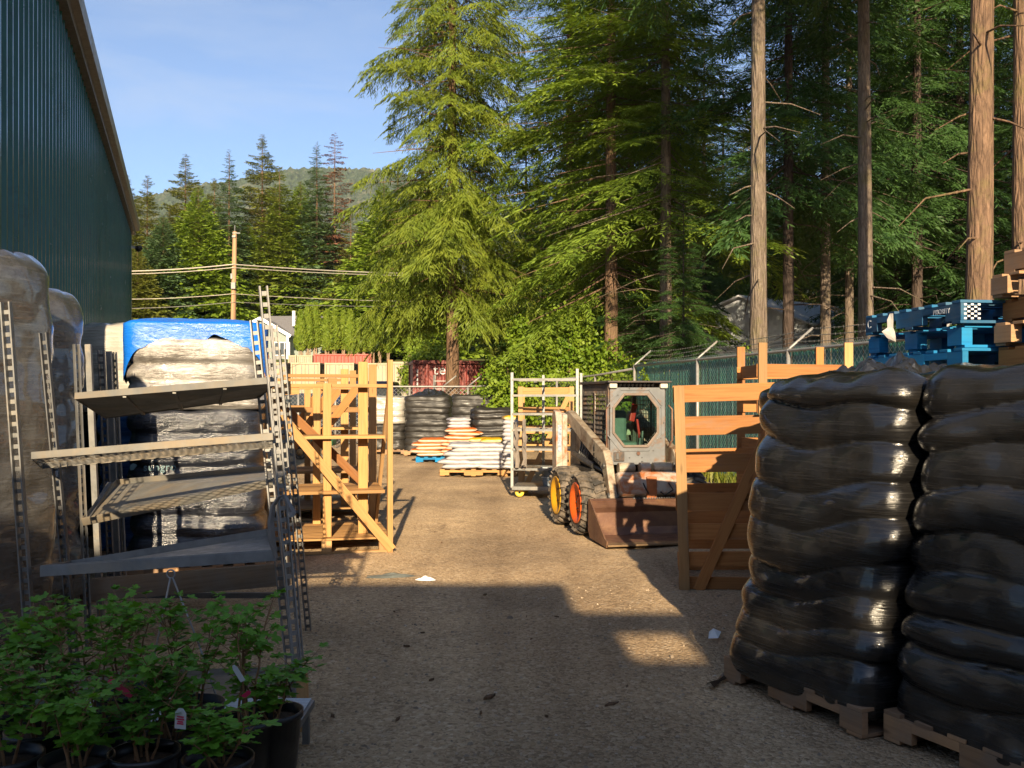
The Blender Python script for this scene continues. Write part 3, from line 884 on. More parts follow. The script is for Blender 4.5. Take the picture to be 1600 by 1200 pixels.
# ---------------------------------------------------------------- house, shed, containers
M_HWALL = simple('pale_siding', (.20, .235, .205), .7, 0, .08)
M_HROOF = simple('grey_shingles', (.15, .145, .15), .9, 0, .3, 14, .3, 60)
M_GLASS = simple('house_glass', (.03, .04, .05), .05, 0, .1)
YH = 85
def hp(u, v, y=YH): return P(u, v, y)
hz = ground_z(0, YH * K)
t = thing('grey_roofed_house', 'low pale green house with grey shingle roof behind the cedar hedge', 'house', gp(520, YH))
mb = MB()
e0, e1 = hp(440, 525), hp(612, 525); r0_, r1_ = hp(405, 496, YH + 4), hp(620, 496, YH + 4)
zb = hz - .3
mb.prism([V(e0.x, e0.y + .5, zb), V(e1.x, e0.y + .5, zb), V(e1.x, e0.y + .5, e0.z), V(e0.x, e0.y + .5, e0.z)], V(0, 9, 0))
gx0, gx1 = hp(372, 0).x, hp(462, 0).x; gz_e = hp(0, 527).z; gz_r = hp(0, 501).z; gy = YH * K - 2.2
mb.prism([V(gx0, gy, zb), V(gx1 - .25, gy, zb), V(gx1 - .25, gy, gz_e), V((gx0 + gx1) / 2, gy, gz_r - .12), V(gx0, gy, gz_e)], V(0, 5, 0))
rx = hp(612, 0).x; rz = hp(0, 503).z
mb.prism([V(rx - 1.6, gy + 1, zb), V(rx + 2.6, gy + 1, zb), V(rx + 2.6, gy + 1, gz_e), V(rx + .5, gy + 1, rz - .1), V(rx - 1.6, gy + 1, gz_e)], V(0, 5, 0))
mb.build('wall', M_HWALL, t, world=True)
mb = MB()
mb.prism([V(e0.x - .4, e0.y, e0.z), V(e1.x + .4, e0.y, e0.z), V(r1_.x, r1_.y, r1_.z), V(r0_.x, r0_.y, r0_.z)], V(0, 0, .15))
mb.prism([V(r0_.x, r0_.y, r0_.z), V(r1_.x, r1_.y, r1_.z), V(e1.x + .4, r1_.y + 4.6, e0.z), V(e0.x - .4, r1_.y + 4.6, e0.z)], V(0, 0, .15))
gm = (gx0 + gx1) / 2
for s, xe in ((-1, gx0 - .4), (1, gx1 + .1)):
    mb.prism([V(gm, gy - .35, gz_r), V(xe, gy - .35, gz_e - .1), V(xe, gy + 5.5, gz_e - .1), V(gm, gy + 5.5, gz_r)], V(0, 0, .12))
for xe in (rx - 2.0, rx + 3.0):
    mb.prism([V(rx + .5, gy + .7, rz), V(xe, gy + .7, gz_e), V(xe, gy + 5.5, gz_e), V(rx + .5, gy + 5.5, rz)], V(0, 0, .12))
roof = mb.build('roof', M_HROOF, t, world=True)
mb = MB(); c = hp(459, 500, YH + 1); mb.tube([c + V(0, 0, -.6), c + V(0, 0, .9)], .16, 8); mb.build('chimney', M_WHITE, roof, world=True)
mb = MB()
for a, b in ((V(gm, gy - .38, gz_r + .03), V(gx1 + .1, gy - .38, gz_e - .06)), (V(gm, gy - .38, gz_r + .03), V(gx0 - .4, gy - .38, gz_e - .06)), (V(rx + .5, gy + .66, rz), V(rx + 3, gy + .66, gz_e)), (V(rx + .5, gy + .66, rz), V(rx - 2, gy + .66, gz_e))):
    mb.beam(a, b, .06, .3)
mb.beam(V(gx1 - .2, gy - .3, zb), V(gx1 - .2, gy - .3, gz_e), .2, .2)
mb.build('barge_board', M_WHITE, t, world=True)
for u in (433, 441, 449):
    c = hp(u, 545, (gy - .02) / K); mb = MB(); mb.box((c.x, gy - .03, c.z), (.5, .08, 1.3)); f = mb.build('window', M_WHITE, t, world=True)
    mb = MB(); mb.box((c.x, gy - .08, c.z), (.4, .03, 1.15)); mb.build('pane', M_GLASS, f, world=True)
# pale metal shed among the trunks
ys_ = 38; a = P(1160, 466, ys_); e = P(1262, 505, ys_ - .5)
t = thing('metal_shed', 'pale blue white corrugated metal shed behind the bare trunks', 'shed', V(a.x, a.y, 0))
M_SHED = simple('white_corrugated_metal', (.50, .54, .58), .4, .1, .1)
gd = (e - a); gd.z = 0; gw = gd.length; gd.normalize(); ba = Vector((.75, .66, 0))
mb = MB()
l = a - gd * gw + V(0, 0, e.z - a.z)
poly = [V(l.x, l.y, -.2), V(e.x, e.y, -.2), e, a, l]
mb.prism(poly, ba * .1)
mb.prism([V(e.x, e.y, -.2), V(e.x, e.y, e.z)] + [V((e + ba * 9).x, (e + ba * 9).y, e.z), V((e + ba * 9).x, (e + ba * 9).y, -.2)], -gd * .1)
n = Vector((gd.y, -gd.x, 0))
if n.y > 0: n = -n
for k in range(int(gw * 2 / .22)):
    c = V(l.x, l.y, 0) + gd * (.11 + k * .22); top = e.z + (a.z - e.z) * (1 - abs(.11 + k * .22 - gw) / gw) - .02
    mb.beam(c + n * .012, c + n * .012 + V(0, 0, top), .07, .03, up=n)
mb.build('wall', M_SHED, t, world=True)
mb = MB()
for q in (e + gd * .35 + V(0, 0, -.13), l - gd * .35 + V(0, 0, -.13)):
    mb.prism([a + V(0, 0, .05) - ba * .3, q - ba * .3, q + ba * 9, a + ba * 9 + V(0, 0, .05)], V(0, 0, .08))
mb.build('roof', simple('shed_roof_metal', (.55, .57, .6), .35, .2, .1), t, world=True)

# shipping containers
M_CREAM = simple('cream_container_paint', (.31, .25, .155), .5, 0, .08, 2, .05, dirt=(.36, .25, .14), dirt_amt=.25)
M_RED = simple('red_container_paint', (.19, .026, .020), .5, 0, .15, 2, .05, dirt=(.22, .05, .03), dirt_amt=.4)
M_REDL = simple('faded_red_paint', (.34, .055, .034), .5, 0, .15, 2, .05)
def container(label, origin, dirx, w, h, Ld, mat, doors=True, group=None, corr=True, marks=None):
    """front face starts at origin, runs along dirx (unit) for w, depth Ld behind"""
    t = thing('shipping_container', label, 'container', origin, math.atan2(dirx.y, dirx.x), group)
    mb = MB(); mb.box((w / 2, Ld / 2 + .06, h / 2), (w - .1, Ld - .12, h - .1)); mb.build('body', mat, t)
    mb = MB()
    for x in (.06, w - .06):
        for y in (.06, Ld - .06): mb.box((x, y, h / 2), (.12, .12, h - .24))
    for z in (.07, h - .07):
        for y in (.06, Ld - .06): mb.box((w / 2, y, z), (w - .24, .12, .13))
        for x in (.06, w - .06): mb.box((x, Ld / 2, z), (.12, Ld - .24, .12))
    for x in (.08, w - .08):
        for z in (.06, h - .06):
            for y in (.055, Ld - .055): mb.box((x, y, z), (.17, .13, .125))
    mb.build('frame', mat, t, bevel=.01)
    if doors:
        for x0 in (.14, w / 2 + .01):
            mb = MB(); mb.box((x0 + (w / 2 - .16) / 2, .05, h / 2), (w / 2 - .17, .05, h - .3))
            dr = mb.build('door', mat, t)
            mb = MB()
            for q in (.25, .72):
                x = x0 + (w / 2 - .16) * q
                mb.tube([(x, .005, .16), (x, .005, h - .16)], .022, 6)
                mb.box((x, .005, h * .42), (.28, .03, .05))
            mb.build('lock_bar', M_GALV, dr)
    else:
        mb = MB(); n = int((w - .3) / .28)
        for k in range(n):
            x = .2 + k * (w - .4) / max(1, n - 1)
            mb.prism([(x - .07, .012, .16), (x - .035, -.03, .16), (x + .035, -.03, .16), (x + .07, .012, .16)], (0, 0, h - .32))
        mb.build('corrugation', mat, t)
    return t
X1 = V(1, 0, 0)
yc = 60
def zc(v, y): return HC - (v - 620) / FP * y
for i, u in enumerate((401, 454, 507, 560)):
    o = P(u, 0, yc); o.z = ground_z(o.x, o.y)
    container(['cream container with closed doors, mostly hidden behind the slotted cart posts', 'cream container with closed doors and a round blue sticker, right beside the cart posts', 'cream container with closed doors directly below the red container', 'cream container with closed doors just left of the tallest rack post'][i], o, X1, 46 / FP * yc, zc(566 + i * .4, yc) - o.z, 6, M_CREAM)
o = P(609, 0, 50); o.z = ground_z(o.x, o.y)
container('narrow cream container with grey lock bars, beside the red container', o, X1, 34 / FP * 50, zc(565, 50) - o.z, 6, M_CREAM)
o = P(645, 0, 31); o.z = 0
cred = container('dark red container lettered in white, behind the lone conifer trunk', o, Vector((.985, .17, 0)).normalized(), 6.06, zc(562.5, 31), 2.4, M_RED, doors=False)
text_part('tex', .50, M_WHITE, cred, Matrix.Translation(V(1.10, -.038, 2.56)) @ Matrix.Rotation(PI / 2, 4, 'X'), spacing=1.15)
mb = MB()
for k in range(4): mb.box((.16, -.045, 2.06 + k * .155), (.05, .01, .11))
mb.build('white_marks', M_WHITE, cred)
o = P(490, 0, 75); o.z = ground_z(o.x, o.y)
container('bright red corrugated container on the bank below the hedge', o, X1, 90 / FP * 75, zc(553, 75) - o.z, 2.4, M_REDL, doors=False)
for u0, u1, lab in ((450, 463, 'cream container end far left on the bank'), (464, 488, 'cream container with grey bars left of the bright red one')):
    o = P(u0, 0, 75); o.z = ground_z(o.x, o.y)
    container(lab, o, X1, (u1 - u0) / FP * 75, zc(555, 75) - o.z, 3, M_CREAM)
mb = MB(); c = P(497, 596, yc); mb.tube([c + V(0, -.02, 0), c + V(0, -.05, 0)], .11, 14)
tag(mb.build('round_sticker', simple('blue_sticker', (.03, .05, .16), .5), origin=c), 'round dark blue sticker on the cream container door', 'sticker')

# utility pole and its wires
up_ = gp(363, 50)
M_POLE = wood('pole_wood', (.40, .24, .14), (.24, .14, .08), .5, knots=False)
t = thing('utility_pole', 'wooden utility pole with a grey box, rising behind the blue topped load', 'utility pole', up_)
H_ = zc(362, 50) - up_.z
mb = MB(); mb.tube([V(0, 0, -.5), V(.06, 0, H_ * .5), V(.14, 0, H_)], [.17, .15, .115], 12); mb.build('pole', M_POLE, t, smooth=True)
def onpole(v): return V(.14 * (zc(v, 50) - up_.z) / H_, 0, zc(v, 50) - up_.z)
mb = MB(); mb.box(onpole(447) + V(.03, -.2, 0), (.26, .2, .4)); mb.build('grey_box', M_GALV, t, bevel=.02)
mb = MB(); mb.tube([onpole(364), onpole(352)], .03, 6); mb.box(onpole(366) + V(.12, -.1, .05), (.45, .05, .05)); mb.box(onpole(370) + V(0, -.13, 0), (.2, .1, .12)); mb.box(onpole(432) + V(-.1, -.13, 0), (.12, .1, .3)); mb.build('bracket', M_GALV, t)
def wire(pts, r, label, mat):
    """pts: (u,v,y) control points; sag by interpolation"""
    q = [P(*p) for p in pts]
    out = []
    for a, b in zip(q, q[1:]):
        for k in range(10):
            s = k / 10; p = a.lerp(b, s); p.z -= .12 * 4 * s * (1 - s); out.append(p)
    out.append(q[-1])
    mb = MB(); mb.tube(out, r, 5, cap=False)
    tag(mb.build('power_line', mat, origin=q[0]), label, 'power line')
M_WIREL = simple('pale_cable', (.42, .38, .32), .6, 0, .1, bstr=0)
M_WIRED = simple('grey_cable', (.22, .21, .2), .6, 0, .1, bstr=0)
wire([(150, 424, 50), (364, 413, 49.8), (690, 428, 62)], .03, 'thick pale upper cable passing over the utility pole', M_WIREL)
wire([(150, 428, 50), (364, 418, 49.8), (690, 431, 62)], .02, 'thin cable hanging just below the thick upper cable', M_WIREL)
wire([(150, 467, 50), (364, 459, 49.8), (690, 471, 62)], .016, 'thin grey cable crossing the trees at the height of the pole box', M_WIREL)
wire([(150, 482, 50), (364, 472, 49.8), (690, 478, 62)], .013, 'lowest thin cable crossing in front of the trees', M_WIRED)

# ---------------------------------------------------------------- fences
M_SLAT = simple('dark_green_slat', (.012, .125, .112), .45, 0, .35, 6)
M_WIRE = simple('fence_wire', (.34, .42, .38), .45, .3, .2, bstr=0)
M_WIREDK = simple('dull_fence_wire', (.12, .12, .12), .5, .3, .2, bstr=0)
def diamond(mb, A, B, z0, z1, pitch, w, off):
    """diagonal wires of a chain link panel between ground points A and B"""
    d = (B - A); L = d.length; d.normalize(); n = Vector((d.y, -d.x, 0)); H = z1 - z0
    for sgn in (1, -1):
        c = -H
        while c < L:
            x0, x1 = max(0, c), min(L, c + H)
            if x1 > x0 + .01:
                za, zb_ = (x0 - c, x1 - c) if sgn > 0 else (H - (x0 - c), H - (x1 - c))
                a = A + d * x0 + V(0, 0, z0 + za) + n * (off + .002 * sgn); b = A + d * x1 + V(0, 0, z0 + zb_) + n * (off + .002 * sgn)
                s = V(0, 0, w * .72)
                mb.quad(a - s, b - s, b + s, a + s)
            c += pitch
posts = [(6.84, 3.9), (6.08, 7.35), (5.32, 10.8), (4.56, 14.25), (3.80, 17.7), (3.02, 21.3)]
FZ = 2.36
pw = [W(x, y) for x, y in posts]
t = thing('slatted_chain_link_fence', 'tall chain link fence with dark green slats and barbed wire along the right side', 'fence', pw[3])
def arm(p, tilt): return p + V(.03, 0, FZ + .02) + V(.38, .02, .36)
for p in pw:
    mb = MB(); mb.tube([p + V(0, 0, -.1), p + V(0, 0, FZ + .03)], .033, 10)
    mb.tube([p + V(0, 0, FZ), p + V(.03, 0, FZ + .05), arm(p, 0)], .022, 8)
    mb.build('post', M_GALVW, t, world=True, smooth=True)
mb = MB(); mb.tube([p + V(0, -.02, FZ) for p in pw], .026, 8); mb.build('top_rail', M_GALVW, t, world=True, smooth=True)
for a, b in zip(pw, pw[1:]):
    d = (b - a); L = d.length; d.normalize(); nn = Vector((d.y, -d.x, 0))
    mb = MB(); k = 0
    while .05 + k * .088 < L - .04:
        c = a + d * (.05 + k * .088) + nn * (.05 + .006 * (k % 2)); h = FZ - .03 + rnd.uniform(-.02, .09)
        mb.beam(c + V(0, 0, .06), c + V(rnd.uniform(-.006, .006), 0, h), .068, .006, up=nn)
        k += 1
    mb.build('slat_panel', M_SLAT, t, world=True)
    mb = MB(); diamond(mb, a, b, .05, FZ + .07, .105, .0075, .036); diamond(mb, a, b, .05, FZ + .07, .105, .0075, .064)
    mb.build('chain_link', M_WIRE, t, world=True)
for s in (.3, .62, .96):
    mb = MB()
    for a, b in zip(pw, pw[1:]):
        pa = (a + V(.03, 0, FZ + .05)).lerp(arm(a, 0), s); pb = (b + V(.03, 0, FZ + .05)).lerp(arm(b, 0), s)
        q = [pa.lerp(pb, k / 8) - V(0, 0, .05 * 4 * (k / 8) * (1 - k / 8)) for k in range(9)]
        mb.tube(q, .0058, 4, cap=False)
        for k in range(28):
            c = pa.lerp(pb, k / 28) - V(0, 0, .05 * 4 * (k / 28) * (1 - k / 28))
            mb.beam(c - V(.004, .012, .016), c + V(.004, .012, .016), .006, .006)
    mb.build('barbed_wire', M_GALV, t, world=True)
# plain chain link fence across the back
bp = [pw[-1] + V(.02, .05, 0)] + [P(u, 620, y) for u, y in ((930, 24.2), (870, 25.4), (812, 26.2), (770, 26.8), (731, 27), (692, 27), (640, 27), (582, 27), (524, 27), (466, 27), (408, 27))]
for p in bp: p.z = 0
tops = [2.3, 2.2, 2.1, 2.0, 1.94, 1.92, 1.92, 1.92, 1.92, 1.92, 1.92, 1.92]
t = thing('chain_link_fence', 'plain see through chain link fence across the back of the yard', 'fence', bp[5])
for i, (p, z) in enumerate(zip(bp[1:], tops[1:])):
    mb = MB(); mb.tube([p + V(0, 0, -.1), p + V(0, 0, z)], .035, 8)
    if 2 <= i <= 5: mb.tube([p + V(0, 0, z), p + V(.42, 0, z + .34)], .024, 6)
    mb.build('post', M_GALVW, t, world=True, smooth=True)
mb = MB(); mb.tube([p + V(0, -.03, z) for p, z in zip(bp, tops)], .028, 8); mb.build('top_rail', M_GALVW, t, world=True, smooth=True)
for (a, za), (b, zb_) in zip(zip(bp, tops), zip(bp[1:], tops[1:])):
    mb = MB(); diamond(mb, a, b, .03, min(za, zb_) + .02, .125, .008, .045); mb.build('chain_link', M_WIREDK, t, world=True)
# weeds at the foot of the green fence
mb = MB(); rg = random.Random(8)
for i in range(2600):
    s = rg.random(); a = pw[2].lerp(pw[5], s); x = a.x - abs(rg.gauss(0, .28)) - .02; y = a.y + rg.uniform(-.2, .2)
    h = rg.uniform(.05, .28); an = rg.uniform(0, 6.3); ln = rg.uniform(.1, .6) * h
    p = V(x, y, 0); q = p + V(math.cos(an) * ln, math.sin(an) * ln, h); w = V(-math.sin(an), math.cos(an), 0) * rg.uniform(.006, .016)
    m_ = p.lerp(q, .55) + V(0, 0, h * .12)
    mb.quad(p - w * .6, p + w * .6, m_ + w, m_ - w); mb.quad(m_ - w, m_ + w, q + w * .1, q - w * .1)
struct(mb.build('grass', leafy('weed_grass', (.07, .11, .012), (.20, .19, .03), .3, 4)), 'stuff')

# ---------------------------------------------------------------- parked vehicles beyond the back fence
M_CARB = simple('dark_blue_car_paint', (.012, .02, .05), .22, .2, .1, bstr=0, coat=.6)
M_CARK = simple('dark_grey_car_paint', (.02, .024, .035), .25, .2, .1, bstr=0, coat=.6)
def vehicle(label, cat, loc, rotz, L, Wd, H, mat, hood, cab0, cab1):
    t = thing('parked_car', label, cat, loc, rotz)
    zb_ = .38; zs_ = H * .56
    mb = MB()
    prof_ = [(-L / 2, zb_), (L / 2, zb_), (L / 2, zs_ * .9), (hood, zs_), (-L / 2, zs_)]
    mb.prism([V(x, -Wd / 2, z) for x, z in prof_], V(0, Wd, 0)); mb.build('body', mat, t, bevel=.08)
    mb = MB()
    b = [(cab0 - .25, zs_ + .001), (cab1 + .55, zs_ + .001), (cab1, H), (cab0, H)]
    mb.prism([V(x, -Wd / 2 + .12, z) for x, z in b], V(0, Wd - .24, 0)); mb.build('cabin', mat, t, bevel=.1)
    for y, s in ((-Wd / 2 + .112, -1), (Wd / 2 - .112, 1)):
        mb = MB(); c = [(cab0 + .05, zs_ + .08), (cab1 + .25, zs_ + .08), (cab1 - .1, H - .14), (cab0 + .1, H - .14)]
        mb.prism([V(x, y, z) for x, z in c], V(0, s * .012, 0)); mb.build('side_window', M_GLASS, t)
    for x in (-L * .3, L * .31):
        for y in (-Wd / 2 + .02, Wd / 2 - .02):
            mb = MB(); Mx = Matrix.Translation(V(x, y, .36)) @ Matrix.Rotation(PI / 2, 4, 'X')
            mb.lathe([(.2, -.1), (.34, -.11), (.36, -.06), (.36, .06), (.34, .11), (.2, .1), (.2, -.1)], Mx, 20); w_ = mb.build('wheel', M_RUBBER, t, smooth=True)
            mb = MB(); mb.lathe([(.001, -.06), (.2, -.08), (.2, .08), (.001, .06)], Mx, 16); mb.build('rim', M_GALV, w_, smooth=True)
    return t
c0 = P(566, 620, 33); c0.z = ground_z(c0.x, c0.y)
vehicle('dark blue car with rounded roof, behind the right posts of the lumber racks', 'car', c0, PI, 4.6, 1.85, zc(592, 33) - .1, M_CARB, .9, -1.3, .45)
c0 = P(492, 620, 30); c0.z = 0
vehicle('dark grey car seen through the chain link fence left of the blue car', 'car', c0, .05, 4.5, 1.8, 1.72, M_CARK, .9, -1.4, .45)
# white wooden ladder-like trestle by the red container
tr = P(690, 606, 29.5); tr.z = 0
t = thing('step_ladder', 'pale folding ladder standing in front of the dark red container', 'ladder', tr)
mb = MB()
for dy in (0, .7):
    for dx in (-.34, .34):
        mb.beam(V(dx * .75, dy * .5 + .1, 2.35), V(dx, dy, 0), .06, .03)
for k in range(8):
    mb.beam(V(-.33 + .01 * k, .012 * k, .25 + k * .27), V(.33 - .01 * k, .012 * k, .25 + k * .27), .07, .025)
mb.build('frame', M_GALVW, t)
# ---------------------------------------------------------------- pallets and wrapped loads
def pallet_mb(w, dp, h=.14, slats=7, notch=True, block=False):
    """stringer pallet, origin at the base centre; stringers run along x (front face shows the notched stringer)"""
    mb = MB(); sts = []
    dt = .018
    for k in range(slats):
        x = -w / 2 + .05 + (w - .1) * k / (slats - 1)
        mb.box((x, 0, h - dt / 2), (.095, dp, dt))
    for x in (-w / 2 + .05, 0, w / 2 - .05):
        mb.box((x, 0, dt / 2 + .001), (.095, dp, dt))
    hh = h - 2 * dt
    for y in (-dp / 2 + .02, 0, dp / 2 - .02):
        st = MB()
        if not block: sts.append(st)
        if block:
            for x in (-w / 2 + .09, 0, w / 2 - .09):
                st = MB(); st.box((x, y, dt + hh / 2), (.16, .10 if y == 0 else .07, hh)); sts.append(st)
        elif notch:
            a, b, c, e = -w / 2, -w * .36, -w * .14, w * .14
            z0, z1, zn = dt + .001, h - dt - .001, dt + .001 + hh * .55
            for x0, x1, zz in ((a, b, z0), (b, c, zn), (c, e, z0), (e, -b, zn), (-b, -a, z0)):
                st.box(((x0 + x1) / 2, y, (zz + z1) / 2), (x1 - x0, .038, z1 - zz))
        else:
            st.box((0, y, dt + hh / 2), (w, .038, hh))
    return mb, sts

def add_pallet_parts(parent, w, dp, h, mat, mat2=None, **kw):
    a, sts = pallet_mb(w, dp, h, **kw)
    a.build('deck_boards', mat, parent, bevel=.002)
    for s_ in sts: s_.build('block' if kw.get('block') else 'stringer', mat2 or mat, parent, bevel=.002)

def se_radius(th, a, b, n):
    c, s = abs(math.cos(th)), abs(math.sin(th))
    return 1 / ((c / a) ** n + (s / b) ** n) ** (1 / n)

def load_mesh(seed, a, b, z0, z1, layers, amp, n=5.0, nth=150, perl=9, sag=.02, shear=(0, 0), taper=0.0, lump=.02, topr=.10, sharp=.55, side_jit=.02, top_lump=.05):
    """wrapped stack of bags: superellipse section, one bulge per layer"""
    mb = MB(); o = seed * 13.7
    rg = random.Random(seed)
    rows = layers * perl
    jit = [(rg.uniform(-1, 1) * side_jit, rg.uniform(-1, 1) * side_jit, rg.uniform(.65, 1.25)) for _ in range(layers + 3)]
    bnd = [0.0]
    for i in range(layers): bnd.append(bnd[-1] + rg.uniform(.8, 1.2))
    bnd = [x / bnd[-1] for x in bnd]
    H = z1 - z0; rings = []
    def ring(z, extra=1.0, zoff=0.0):
        R = []
        for k in range(nth):
            th = 2 * PI * k / nth
            r = se_radius(th, a, b, n)
            px, py = math.cos(th) * r, math.sin(th) * r
            zz = z + sag * H * mnoise.noise(V(px * 1.3 + o, py * 1.3, z * .9)) * min(1, (z - z0) * 4)
            t = min(.9999, max(0, (zz - z0) / H)); li = 0
            while li < layers - 1 and bnd[li + 1] < t: li += 1
            f = (t - bnd[li]) / (bnd[li + 1] - bnd[li])
            f = f ** .85
            bul = abs(math.sin(PI * f)) ** sharp
            am = amp * jit[li][2] * (.75 + .6 * mnoise.noise(V(px * 1.1 + o, py * 1.1 + li * 3.3, o)))
            rad = 1 - am * (1 - bul) / max(a, b) - taper * t
            l1 = mnoise.noise(V(px * 2.1 + o, py * 2.1, z * 2.6)) + .5 * mnoise.noise(V(px * 6 + o, py * 6, z * 9))
            rad += lump * l1 / max(a, b)
            rad *= extra
            R.append((px * rad + jit[li][0] * bul + shear[0] * (z - z0), py * rad + jit[li][1] * bul + shear[1] * (z - z0), z + zoff))
        return R
    for i in range(rows + 1): rings.append(ring(z0 + (H - topr * .6) * i / rows, 1 - (.03 if i == 0 else 0)))
    zt = z0 + H - topr * .6
    for k in range(1, 9):
        q = k / 8 * PI / 2
        ex = .74 + .26 * math.cos(q)
        R = ring(zt, ex, math.sin(q) * topr * .6)
        rings.append(R)
    for ex in (.5, .28, .1):
        R = ring(zt, ex, topr * .6)
        rings.append(R)
    for rgi in range(rows + 1, len(rings)):
        w = min(1, (rgi - rows) / 6)
        rings[rgi] = [(x, y, z + w * top_lump * (mnoise.noise(V(x * 3 + o, y * 3, 2)) + .5 * mnoise.noise(V(x * 8 + o, y * 8, 5)))) for x, y, z in rings[rgi]]
    vs = [p for R in rings for p in R]
    fs = []
    for i in range(len(rings) - 1):
        for k in range(nth):
            k2 = (k + 1) % nth
            fs.append((i * nth + k, i * nth + k2, (i + 1) * nth + k2, (i + 1) * nth + k))
    fs.append(tuple((len(rings) - 1) * nth + k for k in range(nth)))
    mb.add(vs, fs)
    return mb

FILM_BLACK = film('black_stretch_film', (.004, .0045, .005), (.009, .009, .009), .15, 30, .25, .25, .6, .3, dust=None)
FILM_BLACKD = film('dusty_black_film', (.0045, .0045, .005), (.012, .0112, .0105), .2, 44, .55, .22, .5, .35, dust=(.018, .015, .012), bright=2.4, coat=.5)
FILM_FAR = film('black_film_far', (.012, .0115, .011), (.030, .027, .024), .4, 24, .3, .3, .4, .5)
FILM_BROWN = film('clear_film_over_brown_bags', (.040, .034, .026), (.115, .11, .10), .16, 26, .45, .55, .9, .55, rot=(.38, .30, 0), blotch=2.4, dust=(.05, .036, .024), coat=1.0, metal=.2)
FILM_SILVER = film('clear_film_painted_glare', (.13, .115, .10), (.34, .325, .305), .24, 30, .6, .6, .6, .8, blotch=3.4, dust=(.09, .075, .06), coat=1.0, metal=.3)  # pale colour stands for sun glare on film over dark bags
FILM_WHITE = film('clear_film_over_white_bags', (.27, .255, .23), (.36, .34, .30), .25, 22, .4, .35, .6, .7, blotch=1.5, coat=.8)
FILM_BLUE = film('blue_top_sheet', (.006, .11, .52), (.010, .15, .62), .25, 14, .15, .45, .6, .9)

def wrapped(name, label, c, rotz, a, b, H, layers, amp, mat, pal=True, seed=1, group=None, palmat=None, hp_=.14, **kw):
    t = thing(name, label, 'wrapped pallet', c, rotz, group)
    if pal: add_pallet_parts(t, a * 1.93, b * 1.93, hp_, palmat or M_PALLET)
    mb = load_mesh(seed, a, b, hp_ - (.075 if pal else 0), H, layers, amp, **kw)
    mb.build('wrapped_bags', mat, t, smooth=True)
    return t

# two big black stacks at the right
def face_frame(p0, p1, depth):
    """p0,p1: ground ends of the visible face -> centre and rotation (local -y is the face normal)"""
    d = (p1 - p0); L = d.length; d.normalize(); n = V(d.y, -d.x, 0)   # towards the viewer side
    return (p0 + p1) / 2 - n * depth / 2, math.atan2(d.y, d.x), L
q0, q1 = W(1.335, 4.86), W(1.73, 4.10)
c, rz, L = face_frame(q0, q1, 1.02)
def wshear(dx, dy, rz): return (dx * math.cos(rz) + dy * math.sin(rz), -dx * math.sin(rz) + dy * math.cos(rz))
BLK1 = wrapped('wrapped_bag_stack', 'black wrapped bag stack standing closest to the leaning wooden crate', c + V(-.10, -.02, 0), rz, L / 2 + .07, .55, 1.72, 9, .050, FILM_BLACKD, seed=3, shear=wshear(.125, .03, rz), sag=.10, lump=.026, n=8, nth=220, perl=15, sharp=.5, topr=.2)
q0, q1 = W(1.88, 4.02), W(2.32, 3.16)
c, rz, L = face_frame(q0, q1, 1.04)
BLK2 = wrapped('wrapped_bag_stack', 'largest black wrapped bag stack, filling the right edge of the picture', c + V(-.10, -.02, 0), rz, L / 2 + .08, .56, 1.75, 9, .052, FILM_BLACKD, seed=8, shear=wshear(.12, .03, rz), sag=.10, lump=.026, n=8, nth=220, perl=15, sharp=.5, topr=.16)
q0, q1 = W(2.26, 3.26), W(2.7, 2.4)
c, rz, L = face_frame(q0, q1, 1.0)
wrapped('wrapped_bag_stack', 'black stack with crinkled film just showing at the lower right corner', c, rz, L / 2 - .02, .5, .92, 5, .10, FILM_BLACK, seed=5, lump=.05, nth=140, n=4)
c = W(3.02, 5.85)
wrapped('wrapped_bag_stack', 'black wrapped stack with crumpled film on top that carries the blue pallets', c, rz + .08, .62, .56, 1.745, 9, .09, FILM_BLACK, seed=6, nth=120, top_lump=.03, topr=.07)
c = W(3.45, 4.55)
wrapped('wrapped_bag_stack', 'black wrapped stack carrying the pile of natural wood pallets at the right edge', c, rz + .05, .6, .52, 1.72, 9, .09, FILM_BLACK, seed=7, nth=100, top_lump=.0, topr=.05)
# crumpled loose film on the carrying stack
def crumple(name, label, c, rx, ry, hgt, mat, seed, rot=0.0, nn=46):
    mb = MB(); o = seed * 7.1
    vs = []
    for j in range(nn):
        for i in range(nn):
            x = (i / (nn - 1) * 2 - 1); y = (j / (nn - 1) * 2 - 1)
            r = math.hypot(x, y)
            f = max(0, 1 - r ** 2.5)
            z = hgt * f * (.45 + .9 * abs(mnoise.noise(V(x * 2.2 + o, y * 2.2, 1))) + .45 * abs(mnoise.noise(V(x * 6 + o, y * 5, 4))))
            vs.append((x * rx * (1 + .12 * mnoise.noise(V(x * 3, y * 3, o))), y * ry, z))
    fs = [(j * nn + i, j * nn + i + 1, (j + 1) * nn + i + 1, (j + 1) * nn + i) for j in range(nn - 1) for i in range(nn - 1)]
    mb.add(vs, fs)
    o_ = mb.build(name, mat); o_.location = c; o_.rotation_euler = (0, 0, rot)
    return tag(o_, label, 'plastic film')
M_CRUMP = simple('crumpled_black_film', (.012, .012, .012), .16, 0, .3, 5, .3, 16, spec=.9)
p = P(1400, 600, 5.15); crumple('loose_film', 'crumpled shiny black film heap in front of the lowest blue pallet', V(p.x, p.y, 1.66), .46, .26, .17, M_CRUMP, 3, -.3)
p = P(1275, 598, 5.5); crumple('loose_film', 'crumpled black film behind the top of the stack nearest the crate', V(p.x + .16, p.y + .1, 1.62), .36, .3, .15, M_CRUMP, 9, -.2)
pb = W(2.35, 5.5)
